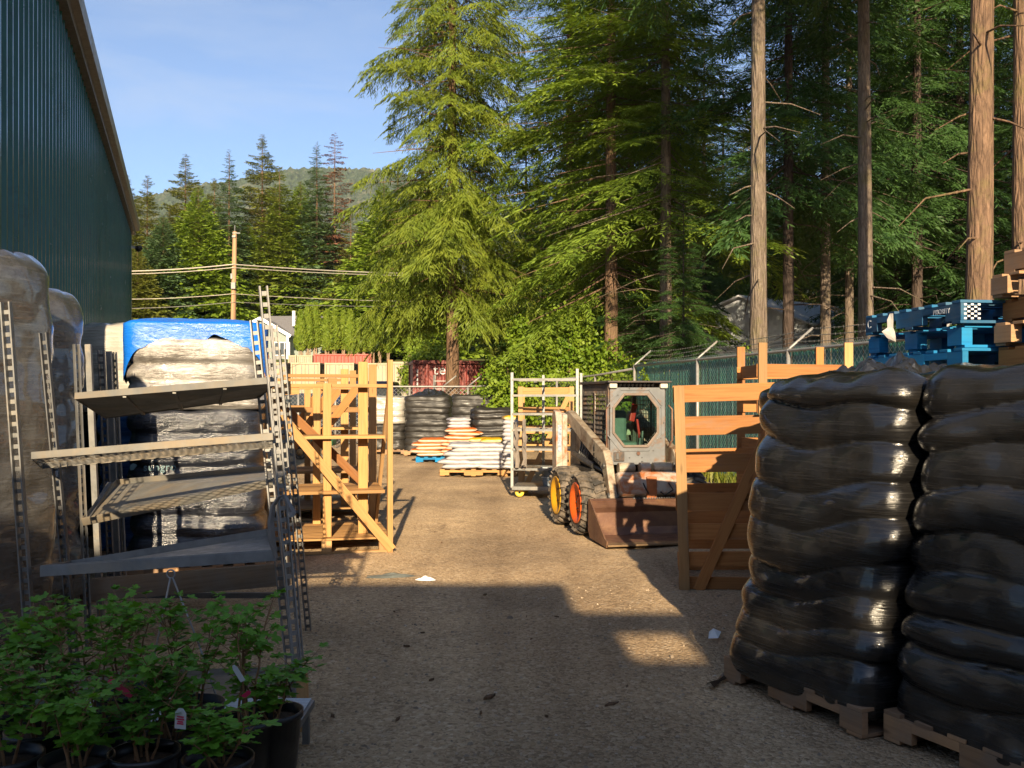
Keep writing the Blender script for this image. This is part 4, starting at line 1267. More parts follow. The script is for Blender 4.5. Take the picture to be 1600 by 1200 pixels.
wrapped('wrapped_bag_stack', 'black wrapped stack half hidden behind the one nearest the crate', W(2.28, 6.0), rz, .45, .42, 1.66, 8, .09, FILM_BLACK, seed=11, nth=90, topr=.06)
# torn strip of film on the ground, white scrap
mb = MB(); pts = []
for (u, v) in ((1300, 1086), (1262, 1076), (1240, 1078), (1210, 1066), (1180, 1052), (1165, 1046), (1150, 1052), (1138, 1058), (1122, 1070), (1108, 1079)):
    pts.append(G(u, v) + V(0, 0, .02))
prev = None
for i, p in enumerate(pts):
    a = pts[max(0, i - 1)]; b = pts[min(len(pts) - 1, i + 1)]; d = (b - a).normalized(); s = V(-d.y, d.x, 0) * rnd.uniform(.012, .035)
    row = (p - s, p + V(0, 0, rnd.uniform(.006, .03)), p + s)
    if prev: mb.quad(prev[0], row[0], row[1], prev[1]); mb.quad(prev[1], row[1], row[2], prev[2])
    prev = row
tag(mb.build('film_strip', M_CRUMP, origin=pts[3]), 'torn black strip of film trailing on the gravel below the black stacks', 'plastic strip')
p = G(1116, 1000); mb = MB()
mb.add([p + V(-.04, 0, .01), p + V(.02, -.03, .02), p + V(.05, .02, .05), p + V(.0, .03, .07), p + V(-.03, .02, .05)], [(0, 1, 3), (1, 2, 3), (0, 3, 4)])
tag(mb.build('plastic_scrap', M_WHITE, origin=p), 'small white plastic scrap on the gravel at the corner of the black stack', 'plastic scrap')
for (u, v, l, lab) in ((612, 902, .22, 'grey green rag lying flat on the sunlit gravel'), (664, 907, .09, 'small white paper scrap on the sunlit gravel')):
    p = G(u, v); o_ = crumple('rag' if l > .1 else 'paper_scrap', lab, p + V(0, 0, .004), l, l * .4, .03, simple('rag_cloth', (.10, .11, .10), .9) if l > .1 else M_WHITE, 4, .1, 14); o_['category'] = 'litter'
for (u, v) in [(690, 848), (980, 1075), (660, 990), (870, 965), (905, 940), (520, 1120), (830, 1000)] + [(random.Random(i).uniform(480, 1080), 900 + 230 * random.Random(i + 99).random()) for i in range(16)]:
    p = G(u, v); mb = MB(); a = rnd.uniform(0, 3)
    d = V(math.cos(a), math.sin(a), 0) * rnd.choice((.012, .016, .022, .03, .05)); s = V(-d.y, d.x, 0) * rnd.uniform(.25, .55)
    z = V(0, 0, .006)
    mb.add([p - d + z, p - s * .8 + z * 2, p + d + z, p + s + z * 2], [(0, 1, 2, 3)])
    mb.prism([p - d, p - s * .8, p + d, p + s], V(0, 0, .012))
    tag(mb.build('bark_chip', B_BROWN, origin=p), 'flat chip of brown bark lying on the gravel', 'bark chip', 'bark chips on the gravel')

# wrapped stacks on the left
wrapped('clear_wrapped_stack', 'tallest clear wrapped brown load at the left edge of the picture', W(-3.52, 5.35), -.30, .50, .50, 2.50, 5, .025, FILM_BROWN, seed=21, lump=.03, sag=.05, topr=.25, n=6, shear=(-.01, 0))
wrapped('clear_wrapped_stack', 'clear wrapped brown load with rounded top, second from the left edge', W(-3.80, 6.40), -.30, .46, .52, 2.43, 5, .03, FILM_BROWN, seed=22, lump=.04, sag=.05, topr=.4, n=5, shear=(-.03, 0))
tC = thing('clear_wrapped_stack', 'pale wrapped load standing against the green wall, left of the blue topped one', 'wrapped pallet', W(-4.32, 9.5), -.12)
add_pallet_parts(tC, 1.15, 1.0, .14, M_PALLET)
load_mesh(31, .60, .5, .13, 1.45, 5, .05, lump=.03).build('wrapped_bags', FILM_BLACK, tC, smooth=True)
load_mesh(32, .61, .51, 1.44, 2.38, 4, .03, lump=.03, topr=.15).build('upper_bags', FILM_WHITE, tC, smooth=True)
# blue sack pallet between them
tS = thing('sack_stack', 'dark blue sack pile seen between the cart posts, below the pale wrapped load', 'sack stack', W(-3.62, 8.5), -.1)
add_pallet_parts(tS, .6, .8, .14, M_PALLET)
load_mesh(33, .32, .42, .13, 1.5, 6, .05, lump=.03, topr=.1).build('sacks', film('blue_sack_film', (.01, .05, .16), (.02, .09, .25), .25, 14, .2, .4, .6, .8), tS, smooth=True)
# blue topped load
tD = thing('blue_topped_load', 'large wrapped bag load with bright blue top sheet behind the slotted shelf carts', 'wrapped pallet', W(-2.87, 7.93), .26)
add_pallet_parts(tD, 1.18, 1.05, .14, M_PALLET)
load_mesh(41, .595, .52, .13, 1.50, 6, .07, lump=.03, sag=.04, nth=180).build('lower_bags', film('film_over_dark_bags', (.006, .008, .014), (.02, .022, .03), .16, 30, .75, .55, .9, .9, dust=(.055, .06, .07)), tD, smooth=True)
load_mesh(42, .60, .525, 1.49, 2.12, 3, .05, lump=.03, sag=.05, topr=.05, nth=180).build('upper_bags', FILM_SILVER, tD, smooth=True)
# blue sheet: skirt with ragged lower edge, deeper at the corners
mb = MB(); nth = 200; rows = 16; vs = []
for j in range(rows + 6):
    for k in range(nth):
        th = 2 * PI * k / nth
        r = se_radius(th, .612, .537, 7)
        x, y = math.cos(th) * r, math.sin(th) * r
        corner = min(1, (abs(x) / .6) ** 6 * (1 if y < 0 else .5))
        drop = .14 + .36 * corner + .05 * mnoise.noise(V(x * 5, y * 5, 3)) + .03 * mnoise.noise(V(x * 16, y * 16, 1))
        if j < rows:
            t_ = j / (rows - 1); z = 2.235 - drop * (1 - t_); ex = 1 + .012 * mnoise.noise(V(x * 4, y * 4, z * 5))
        else:
            q = (j - rows + 1) / 6; z = 2.235 + .07 * math.sin(q * PI / 2) + .012 * mnoise.noise(V(x * 6, y * 6, q)); ex = 1 - q ** 1.5 * .995
        vs.append((x * ex, y * ex, z))
fs = [(j * nth + k, j * nth + (k + 1) % nth, (j + 1) * nth + (k + 1) % nth, (j + 1) * nth + k) for j in range(rows + 5) for k in range(nth)]
mb.add(vs, fs); mb.build('blue_sheet', FILM_BLUE, tD, smooth=True)
M_LOGO = simple('teal_print', (.08, .15, .17), .4, 0, .1)
lp = V(-.29, 0, .998)
text_part('sungro', .088, M_LOGO, tD, Matrix.Translation(V(lp.x, -.556, lp.z)) @ Matrix.Rotation(PI / 2, 4, 'X'), ext=.012, spacing=1.1)
mb = MB(); lq = V(-.50, 0, 1.0)
mb.prism([V(lq.x + .03 * math.cos(a), -.566, lq.z + .035 * math.sin(a)) for a in np.linspace(PI * .15, PI * 1.2, 9)] + [V(lq.x, -.566, lq.z - .02)], V(0, .012, 0))
mb.build('emblem', M_LOGO, tD)

# ---------------------------------------------------------------- slotted shelf carts
def slot_post(mb, p0, p1, wv, dv, w=.045, dd=.03, pitch=.056, half=False):
    p0, p1 = Vector(p0), Vector(p1); L = (p1 - p0).length; d = (p1 - p0) / L
    wv = (Vector(wv) - d * d.dot(Vector(wv))).normalized(); dv = d.cross(wv)
    for s in (-1, 1):
        mb.beam(p0 + wv * s * (w / 2 - .004), p1 + wv * s * (w / 2 - .004), dd, .007, up=wv)
    n = int(L / pitch)
    for k in range(n):
        c = p0 + d * (k + .5) * pitch + dv * (dd / 2 - .003)
        mb.beam(c - wv * (w / 2 - .006), c + wv * (w / 2 - .006), .021, .004, up=dv)
def tray(t, name, c4, mat, mesh=False, ribs=3, lip=.035, bev=True):
    """c4: front-left, front-right, back-right, back-left world points"""
    a, b, c, d = [Vector(x) for x in c4]
    mb = MB()
    n = (b - a).cross(d - a).normalized()
    if n.z < 0: n = -n
    if not mesh:
        mb.prism([a, b, c, d], n * .003)
    else:
        L = (b - a).length; Dp = (d - a).length
        nu = int(L / .072); nv = int(Dp / .09) or 1
        def bl(u, v): return a.lerp(b, u).lerp(d.lerp(c, u), v)
        for i in range(-nu, nu * 2):
            for s in (1, -1):
                sl = .45
                u0 = i / nu; u1 = u0 + s * sl
                # clip to 0..1
                pts = []
                for k in range(13):
                    v = k / 12; u = u0 + (u1 - u0) * v
                    if 0 <= u <= 1: pts.append(bl(u, v) + n * .002 * s)
                if len(pts) > 1:
                    mb.beam(pts[0], pts[-1], .007, .003, up=n)
    for p, q in ((a, b), (d, c), (a, d), (b, c)):
        mb.beam(p + n * lip * .35, q + n * lip * .35, .006 if p is not a or q is not b else .012, lip, up=n)
    mb.beam(a + n * .012 - (d - a).normalized() * .006, b + n * .012 - (d - a).normalized() * .006, .016, lip, up=n)
    if ribs:
        for k in range(ribs):
            s = (k + 1) / (ribs + 1)
            mb.beam(a.lerp(b, s) - n * .008, d.lerp(c, s) - n * .008, .018, .014, up=n)
    mb.build(name, mat, t, world=True, bevel=.002)

XR = V(1, 0, 0); YR = V(0, 1, 0)
cartO = W(-1.8, 4.6)
t1 = thing('shelf_cart', 'tilted galvanised shelf cart standing behind the potted plants', 'shelf cart', cartO)
def post_part(t, top, bot, mat, w=.045, wv=XR, dd=.03, pitch=.056, name='post'):
    mb = MB(); slot_post(mb, bot, top, wv, YR, w, dd, pitch); mb.build(name, mat, t, world=True)
def low(u, v, y): return P(u, v, y)
post_part(t1, P(9, 472, 4.3), P(62, 1215, 4.3), M_GALV, .05)
post_part(t1, P(68, 520, 4.95), P(122, 1090, 4.95), M_GALVD, .045)
post_part(t1, P(411, 447, 4.25), P(474, 1140, 4.25), M_GALVW, .044, wv=V(.9, .43, 0), dd=.022)
post_part(t1, P(397, 500, 4.9), P(455, 1065, 4.9), M_GALVW, .046)
tray(t1, 'shelf', [P(118, 623, 4.5), P(432, 598, 4.35), P(405, 621, 4.95), P(165, 653, 5.0)], M_TRAY)
tray(t1, 'mesh_shelf', [P(50, 716, 4.25), P(427, 686, 4.2), P(432, 698, 4.75), P(66, 731, 4.85)], M_TRAY, mesh=True, ribs=0, lip=.036)
tray(t1, 'shelf', [P(64, 897, 4.25), P(432, 872, 4.2), P(418, 838, 4.9), P(110, 888, 4.95)], M_GALV, lip=.05)
tray(t1, 'shelf', [P(60, 1110, 4.2), P(455, 1100, 4.15), P(440, 1050, 4.8), P(110, 1060, 4.9)], M_TRAY, ribs=0)
for a_, b_ in ((P(62, 1195, 4.3), P(122, 1085, 4.95)), (P(474, 1130, 4.25), P(455, 1060, 4.9))):
    mb = MB(); mb.beam(a_, b_, .04, .04); mb.build('base_rail', M_GALVD, t1, world=True)
mb = MB(); mb.beam(P(471.5, 1052, 4.18), P(476, 1150, 4.18), .05, .045, up=V(0, 1, 0)); mb.build('foot_sleeve', M_PALE, t1, world=True, bevel=.003)
t2 = thing('shelf_cart', 'galvanised shelf cart directly in front of the blue topped load', 'shelf cart', W(-2.0, 5.8))
post_part(t2, P(119, 538, 5.5), P(139, 1012, 5.5), M_GALV, .036, wv=V(.7, .7, 0))
mb = MB(); mb.beam(P(138, 538, 6.1), P(158, 972, 6.1), .04, .03, up=YR); mb.build('post', M_GALV, t2, world=True)
post_part(t2, P(429, 508, 5.2), P(470, 1030, 5.2), M_GALVW, .036, wv=V(.9, .43, 0), dd=.02)
post_part(t2, P(441, 546, 5.9), P(482, 985, 5.9), M_GALV, .040)
tray(t2, 'shelf', [P(131, 818, 5.45), P(450, 752, 5.2), P(446, 733, 5.8), P(184, 757, 6.1)], M_TRAY, lip=.045, ribs=0)
mb = MB(); mb.beam(P(136, 812, 5.5), P(172, 755, 6.0), .03, .02); mb.build('brace', M_GALVD, t2, world=True)
mb = MB(); mb.prism([P(140, 905, 5.6), P(452, 880, 5.4), P(452, 915, 5.4), P(140, 940, 5.6)], V(0, .04, 0)); mb.build('board', M_GREYWOOD, t2, world=True)
t3 = thing('shelf_cart', 'farthest slotted shelf cart, its posts showing left of the blue topped load', 'shelf cart', W(-2.8, 6.9))
post_part(t3, P(158, 547, 6.6), P(176, 950, 6.6), M_GALVD, .05)
mb = MB(); mb.beam(P(170, 549, 6.9), P(186, 930, 6.9), .04, .03, up=YR); mb.build('post', M_GALV, t3, world=True)
post_part(t3, P(179, 550, 7.0), P(196, 925, 7.0), M_GALV, .03, pitch=.05)
post_part(t3, P(425, 560, 6.6), P(450, 947, 6.6), M_GALV, .04)
mb = MB(); mb.beam(P(176, 930, 6.6), P(450, 930, 6.6), .04, .04); mb.build('base_rail', M_GALVD, t3, world=True)
# thin torn plastic ribbon tied to the cart post
mb = MB(); pts = [(431, 872), (425, 845), (423, 815), (427, 790), (436, 776), (444, 773), (450, 785), (457, 800), (455, 808)]
prev = None
for i, (u, v) in enumerate(pts):
    p = P(u, v, 4.12 - .01 * i); w = [.01, .018, .016, .012, .01, .01, .014, .018, .01][i]
    row = (p - V(w, 0, 0), p + V(0, -.012, 0), p + V(w, 0, 0))
    if prev: mb.quad(prev[0], row[0], row[1], prev[1]); mb.quad(prev[1], row[1], row[2], prev[2])
    prev = row
tag(mb.build('plastic_ribbon', simple('hazy_plastic', (.17, .155, .145), .35, 0, .1), origin=P(440, 780, 4.12), smooth=True), 'hazy torn plastic ribbon tied round the cart posts', 'plastic ribbon')
# rod stand with ring
mb = MB(); yy = 4.05
rc = P(267, 897, yy); R_ = 6.5 / FP * yy
mb.tube([rc + V(R_ * math.cos(a), 0, R_ * math.sin(a)) for a in np.linspace(0, 2 * PI, 17)], .004, 6, cap=False)
mb.tube([P(266, 904, yy), P(238, 1040, yy)], .0045, 6); mb.tube([P(270, 903, yy), P(312, 1010, yy - .1)], .0045, 6)
mb.tube([P(238, 1040, yy), P(225, 1130, yy)], .0045, 6); mb.tube([P(312, 1010, yy - .1), P(345, 1110, yy - .1)], .0045, 6)
tag(mb.build('ring_stake', M_GALVW, origin=rc, smooth=True), 'thin metal stake with a ring on top rising among the plants', 'stake')

# plant bench of white wire mesh
bt = thing('plant_bench', 'low bench with white wire grid top under the potted plants', 'bench', V(-1.95, 3.75, 0))
bz = .20; bx0, bx1, by0, by1 = -3.1, -.93, 2.75, 4.45
mb = MB()
y = by0
while y < by1: mb.beam(V(bx0, y, bz), V(bx1, y, bz), .007, .007); y += .022
x = bx0
while x < bx1 + .01: mb.beam(V(x, by0, bz - .007), V(x, by1, bz - .007), .007, .007); x += .11
mb.build('wire_grid', simple('white_coated_wire', (.62, .66, .70), .4, 0, .05, bstr=0), bt, world=True)
mb = MB()
for a, b in ((V(bx0, by0, bz - .02), V(bx1, by0, bz - .02)), (V(bx0, by1, bz - .02), V(bx1, by1, bz - .02)), (V(bx0, by0, bz - .02), V(bx0, by1, bz - .02)), (V(bx1, by0, bz - .02), V(bx1, by1, bz - .02))): mb.beam(a, b, .03, .03)
mb.build('frame', M_GALV, bt, world=True)
for x in (bx0 + .02, (bx0 + bx1) / 2, bx1 - .02):
    for y in (by0 + .02, by1 - .02):
        mb = MB(); mb.beam(V(x, y, 0), V(x, y, bz - .03), .03, .03); mb.build('leg', M_GALV, bt, world=True)

# ---------------------------------------------------------------- potted plants
LEAF = leafy('currant_leaf', (.085, .22, .02), (.16, .33, .034), .28, 9, (1.2, 1.25, .4), .4)
LEAF2 = leafy('currant_leaf_dark', (.06, .165, .02), (.12, .26, .03), .28, 9, (1.2, 1.25, .4), .4)
TWIG = simple('brown_twig', (.24, .13, .06), .7, 0, .3, 20)
POT = simple('black_pot_plastic', (.012, .012, .013), .4, 0, .2)
SOIL = simple('potting_soil', (.06, .035, .02), .95, 0, .5, 40, .6, 60)
lobed = []
for a_, r_ in ((-180, .12), (-150, .42), (-125, .52), (-95, .42), (-72, .78), (-55, .86), (-38, .55), (-18, .92), (0, 1.05), (18, .92), (38, .55), (55, .86), (72, .78), (95, .42), (125, .52), (150, .42)):
    a2 = math.radians(a_); lobed.append((math.cos(a2) * r_ * .55 + .15, math.sin(a2) * r_ * .55))
def plant_meshes(seed, hgt, spread, nst, lsize=.034, dens=.028, mat=LEAF):
    rg = random.Random(seed); lm = MB(); tw = MB()
    def leaf(p, d, s):
        d = Vector(d).normalized(); up = V(rg.gauss(0, .35), rg.gauss(0, .35) - .25, 1).normalized()
        side = d.cross(up).normalized(); up = side.cross(d)
        c = p + d * s * .3; vs = [c - up * s * .10]
        for x, y in lobed: vs.append(p + d * (x * s * 1.6) + side * (y * s * 1.7) + up * (abs(y) * s * .35 - (x ** 2) * s * .25))
        n = len(lobed)
        lm.add(vs, [(0, i + 1, (i + 1) % n + 1) for i in range(n)])
    def shoot(p, d, L, r, lvl):
        pts = [Vector(p)]; d = Vector(d).normalized(); st_ = max(3, int(L / .05))
        for k in range(st_):
            d = (d + V(rg.gauss(0, .10), rg.gauss(0, .10), .05)).normalized(); pts.append(pts[-1] + d * L / st_)
        tw.tube(pts, [r * (1 - .7 * k / st_) for k in range(st_ + 1)], 5, cap=False)
        s = .12 * L if lvl else .30 * L
        while s < L:
            i = min(st_ - 1, int(s / L * st_)); q = pts[i].lerp(pts[i + 1], s / L * st_ - i)
            a = rg.uniform(0, 6.3); dd = V(math.cos(a), math.sin(a), rg.uniform(-.1, .7)).normalized()
            pl = rg.uniform(.015, .045); e = q + dd * pl
            tw.tube([q, e], .0012, 3, cap=False)
            leaf(e, V(dd.x, dd.y, dd.z * .3 - .2), lsize * rg.uniform(.6, 1.3) * (1.1 - .35 * s / L))
            if lvl < 2 and rg.random() < (.34 if lvl == 0 else .12):
                shoot(q, (dd + V(0, 0, .5)), L * rg.uniform(.22, .42), r * .5, lvl + 1)
            s += dens * rg.uniform(.6, 1.4)
        for _ in range(3): leaf(pts[-1], V(rg.gauss(0, 1), rg.gauss(0, 1), .3), lsize * rg.uniform(.5, .9))
    for k in range(nst):
        a = 6.283 * k / nst + rg.uniform(-.4, .4); lean = rg.uniform(.15, .55) * spread
        shoot(V(math.cos(a) * .025, math.sin(a) * .025, .20), V(math.cos(a) * lean, math.sin(a) * lean, 1), hgt * rg.uniform(.7, 1.05), .0055, 0)
    pot = MB(); pot.lathe([(.001, 0), (.085, 0), (.092, .02), (.108, .205), (.116, .205), (.116, .228), (.109, .228), (.104, .19)], None, 28)
    soil = MB(); soil.lathe([(.0011, .197), (.05, .20), (.104, .19)], None, 20)
    out = []
    for nm, m_, mt, sm in (('pot', pot, POT, True), ('soil', soil, SOIL, False), ('stems', tw, TWIG, True), ('leaves', lm, mat, False)):
        o = m_.build(nm, mt, smooth=sm); out.append((nm, o.data)); bpy.data.objects.remove(o)
    return out
PK = [plant_meshes(1, .47, .42, 5), plant_meshes(2, .40, .6, 6, .037), plant_meshes(3, .38, .55, 6, .034, mat=LEAF2), plant_meshes(4, .32, .75, 6, .040)]
plants = [(383, 3.15, 0, 1.04, 'tall leafy currant bush in black pot at the right end of the bench'),
 (425, 3.22, 3, .62, 'small low leafy plant in the black pot beside the cart foot'),
 (303, 3.30, 1, .98, 'leafy currant bush directly in front of the ring stake'),
 (268, 3.02, 3, 1.0, 'low broad leafy plant in front of the ring stake with white label'),
 (195, 3.45, 0, .92, 'tall sparse currant bush left of the ring stake, behind the pink tag'),
 (150, 3.10, 1, 1.0, 'wide leafy currant bush holding the pink tag'),
 (70, 3.6, 2, .86, 'dark small leaved bush between the first cart posts'),
 (62, 3.05, 2, .80, 'low dark green bush with a hanging white tag'),
 (5, 3.25, 3, 1.05, 'broad leafy bush cut by the left edge of the picture'),
 (225, 2.85, 2, .75, 'dark low plant at the very bottom between the labelled ones'),
 (120, 2.80, 3, .78, 'light green low plant at the bottom left of the bench'),
 (10, 2.82, 1, .72, 'low leafy plant in the bottom left corner'),
 (340, 2.80, 3, .55, 'short plant at the bottom in front of the tall right bush')]
for i, (u, y, k, s, lab) in enumerate(plants):
    p = P(u, 620, y); p.z = bz + .005
    t = thing('potted_plant', lab, 'potted plant', p, i * 1.9, 'currant bushes in pots'); t.scale = (1, 1, 1)
    for nm, me in PK[k]:
        o = obj_mesh(nm, me, t)
        if nm in ('stems', 'leaves'): o.scale = (1, 1, s * 1.0); o.location = (0, 0, .2 * (1 - s))
def plant_tag(label, u, v, y, w, h, tilt, mat, txt=None):
    p = P(u, v, y)
    t = thing('plant_tag', label, 'plant tag', p, 0)
    R = Matrix.Rotation(tilt, 4, 'Y') @ Matrix.Rotation(.25, 4, 'X')
    mb = MB(); mb.prism([R @ V(x, 0, z) for x, z in ((-w / 2, -h / 2), (w / 2, -h / 2), (w / 2, h * .3), (w * .2, h / 2), (-w * .2, h / 2), (-w / 2, h * .3))], V(0, .0015, 0)); mb.build('card', mat, t)
    if txt:
        mb = MB()
        for z, ww in ((.1, .6), (-.02, .7), (-.14, .5), (-.24, .6)): mb.prism([R @ V(x * w * ww / 2, -.001, z * h + q * h * .035) for x, q in ((-1, -1), (1, -1), (1, 1), (-1, 1))], R.to_3x3() @ V(0, -.0006, 0))
        mb.build('print', txt, t)
M_PINK = simple('pink_tag', (.55, .03, .10), .45, 0, .1); M_TAG = simple('white_tag', (.55, .58, .62), .5, 0, .06)
plant_tag('white plant label with pink printing in the middle of the plants', 282, 1123, 2.78, .036, .075, .12, M_TAG, M_PINK)
plant_tag('bluish white tag hanging in the low dark bush', 64, 1082, 2.92, .032, .11, .25, M_TAG)
plant_tag('bright pink tag strip lying across the wide leafy bush', 188, 1075, 2.82, .022, .10, 2.1, M_PINK)
plant_tag('white slanted tag hanging from the tall right bush', 372, 1052, 3.02, .018, .07, -.45, M_TAG)
plant_tag('small pink tag low on the stem of the tall right bush', 385, 1085, 3.05, .016, .04, .9, M_PINK)
# ---------------------------------------------------------------- lumber racks
def board(mb, a, b, w=.089, t=.038, up=(0, 1, 0)): mb.beam(a, b, w, t, up=up)
def make_rack(label, loc, name='lumber_rack'):
    """open rack of new boards on a pallet base; local origin: base centre"""
    t = thing(name, label, 'lumber rack', loc, 0, None)
    x0, x1, yf, yb = -.68, .64, -.66, .70
    mb = MB()
    for k in range(13):
        y = yf + .05 + k * (yb - yf - .1) / 12
        mb.box((0, y, .145), (x1 - x0, .088, .02))
    mb.build('deck', M_PINE, t, bevel=.002)
    mb = MB()
    for y in (yf + .02, 0, yb - .02):
        for x in (x0 + .06, 0, x1 - .06): mb.box((x, y, .078), (.10, .09, .112))
        mb.box((0, y, .011), (x1 - x0, .09, .02))
    mb.build('base_blocks', M_PALE, t, bevel=.002)
    for (x, y, z0, z1, w, dd) in ((x1, yf - .02, .0, 1.98, .055, .089), (x0, yf - .02, 0, 1.98, .055, .089), (x1 - .05, yb, .0, 1.98, .089, .038), (x0 + .03, yb, .0, 1.95, .089, .038),
                                  (x1 - .25, yf + .30, .157, 1.97, .10, .05), (x1 - .63, yf + .12, .157, 1.74, .085, .05), (x1 - .70, yb - .2, .157, 1.74, .085, .038)):
        mb = MB(); mb.beam(V(x, y, z0), V(x, y, z1), w, dd, up=(0, 1, 0)); mb.build('post', M_PINE, t, bevel=.003)
    for z, ya, yb2 in ((1.185, yf + .02, yf + .42), (.62, yf + .02, yf + .95)):
        mb = MB(); n = max(2, int((yb2 - ya) / .19)); w = (yb2 - ya) / n
        for k in range(n): mb.box(((x0 + x1) / 2 - .02, ya + w * (k + .5), z), (x1 - x0 - .05, w - .006, .032))
        mb.build('shelf', M_PINE, t, bevel=.002)
    for nm_, c_, s_ in (('top_rail', (-.02, yf + .2, 1.715), (x1 - x0 - .02, .14, .036)), ('top_rail', (-.06, yb - .1, 1.84), (x1 - x0 - .2, .089, .038)), ('top_rail', (-.06, yb - .02, 1.45), (x1 - x0 - .1, .038, .06)),
                        ('cleat', (-.4, yf + .2, 1.66), (.26, .12, .07)), ('cleat', (.12, yb - .1, 1.78), (.1, .16, .07))):
        mb = MB(); mb.box(c_, s_); mb.build(nm_, M_PINE, t, bevel=.002)
    mb = MB()
    board(mb, V(x0 + .02, yf - .06, 1.66), V(x1 + .02, yf - .06, .03), .092, .03)
    mb.build('brace', M_PINE, t, bevel=.002)
    mb = MB()
    board(mb, V(x0 + .05, yf + .55, 1.70), V(x1 - .22, yf + .55, .66), .09, .035); mb.build('brace', M_FIR, t, bevel=.002)
    mb = MB()
    board(mb, V(-.12, yb - .05, 1.0), V(.40, yb - .05, 1.70), .09, .035); mb.build('brace', M_FIR, t, bevel=.002)
    mb = MB(); board(mb, V(-.32, yb - .12, 1.02), V(.12, yb - .12, 1.70), .09, .035); mb.build('brace', M_FIR, t, bevel=.002)
    mb = MB()
    board(mb, V(x1 + .0, yf + .07, 1.66), V(x1 - .03, yb - .05, .04), .035, .085, up=(0, 0, 1)); mb.build('side_brace', M_PALE, t, bevel=.002)
    return t
rk1 = make_rack('open rack of new orange lumber boards beside the shelf carts', W(-2.04, 9.37)); rk1.rotation_euler = (0, 0, .235)
rk2 = dup(rk1, W(-2.70, 11.75), .25, 'second new lumber rack standing behind the nearer one')

# hand cart with black wheel and green tray behind the racks
t = thing('garden_cart', 'small green garden cart with black wheel seen through the lumber rack', 'garden cart', G(470, 718))
for sx in (-.02, .62):
    mb = MB(); Mx = Matrix.Translation(V(sx, 0, .19)) @ Matrix.Rotation(PI / 2, 4, 'X')
    mb.lathe([(.09, -.04), (.17, -.05), (.19, -.03), (.19, .03), (.17, .05), (.09, .04), (.09, -.04)], Mx, 22); w_ = mb.build('wheel', M_RUBBER, t, smooth=True)
    mb = MB(); mb.lathe([(.001, -.045), (.09, -.03), (.09, .03), (.001, .04)], Mx, 16); mb.build('hub', M_PALE, w_, smooth=True)
mb = MB(); mb.box((.3, .3, .42), (1.0, .6, .16)); mb.build('tray', simple('green_paint', (.02, .12, .05), .5), t, bevel=.03)
mb = MB(); mb.tube([V(.8, .3, .36), V(1.15, .3, .5), V(1.3, .3, .95)], .016, 6); mb.build('handle', M_BLACKM, t, smooth=True)

# ---------------------------------------------------------------- far pallets of bags
def far_stack(label, u0, u1, vb, vt, depth=1.0, layers=8, seed=1, mat=None, y=None, yaw=0, lean=0.0, rough=.02):
    yb_ = y or FP * HC / (vb - 620)
    c = P((u0 + u1) / 2, 0, yb_); c.z = 0; c.y += depth / 2
    wd = (u1 - u0) / FP * yb_; H = HC - (vt - 620) / FP * yb_
    return wrapped('wrapped_bag_stack', label, c, yaw, wd / 2 * .98, depth / 2, H, layers, .045, mat or FILM_FAR, seed=seed, nth=120, perl=8, sag=.03, lump=rough, shear=(lean, 0), topr=.1, sharp=.6)
E1 = far_stack('far black wrapped stack left of the orange bags, beside the lumber rack', 629, 705, 712, 618, 1.1, 9, 51, lean=.0, rough=.03)
far_stack('black wrapped stack at the back, between the other two far black stacks', 703, 774, 700, 617, 1.1, 8, 52, y=26, rough=.03)
far_stack('black wrapped stack behind the yellow bags near the grey metal cart', 733, 801, 0, 638, 1.1, 8, 53, y=21.6, rough=.025, yaw=.12)
t = thing('white_bag_stack', 'tall white bag stack between the lumber rack and the far black stack', 'bag stack', P(606, 620, 24.4) - V(0, 0, HC), .05)
add_pallet_parts(t, 1.1, 1.0, .14, M_PALLET)
load_mesh(61, .52, .5, .13, .85, 3, .05, lump=.04).build('dark_bags', FILM_FAR, t, smooth=True)
load_mesh(62, .53, .5, .84, 1.62, 4, .05, lump=.03, topr=.1).build('white_bags', FILM_WHITE, t, smooth=True)
M_CRUMPD = M_CRUMP
p = P(672, 612, 23.9); crumple('loose_film', 'ragged black film on top of the far black stack beside the rack', V(p.x, p.y + .25, 1.62), .55, .35, .22, M_CRUMP, 12, 0)

def bag_mesh(seed, l, w, h, mat, nn=13):
    """filled sack lying flat, with crimped ends along x"""
    mb = MB(); vs = []; o = seed * 3.3
    nu, nv = 19, 16
    for i in range(nu):
        s = i / (nu - 1) * 2 - 1
        e = (1 - abs(s) ** 5) ** .6
        for k in range(nv):
            a = 2 * PI * k / nv
            c_, s_ = math.cos(a), math.sin(a)
            y = w / 2 * math.copysign(abs(c_) ** .45, c_) * (.90 + .10 * e)
            z = h / 2 * math.copysign(abs(s_) ** .75, s_) * (.10 + .90 * e)
            nz = mnoise.noise(V(s * 3 + o, y * 8, z * 9))
            vs.append((s * l / 2 + .01 * nz, y * (1 + .05 * nz), z + h * .10 * nz + h / 2))
    fs = [(i * nv + k, (i + 1) * nv + k, (i + 1) * nv + (k + 1) % nv, i * nv + (k + 1) % nv) for i in range(nu - 1) for k in range(nv)]
    fs.append(tuple(range(nv))); fs.append(tuple((nu - 1) * nv + k for k in range(nv))[::-1])
    mb.add(vs, fs)
    o_ = mb.build('bag', mat, smooth=True); me = o_.data; bpy.data.objects.remove(o_)
    return me
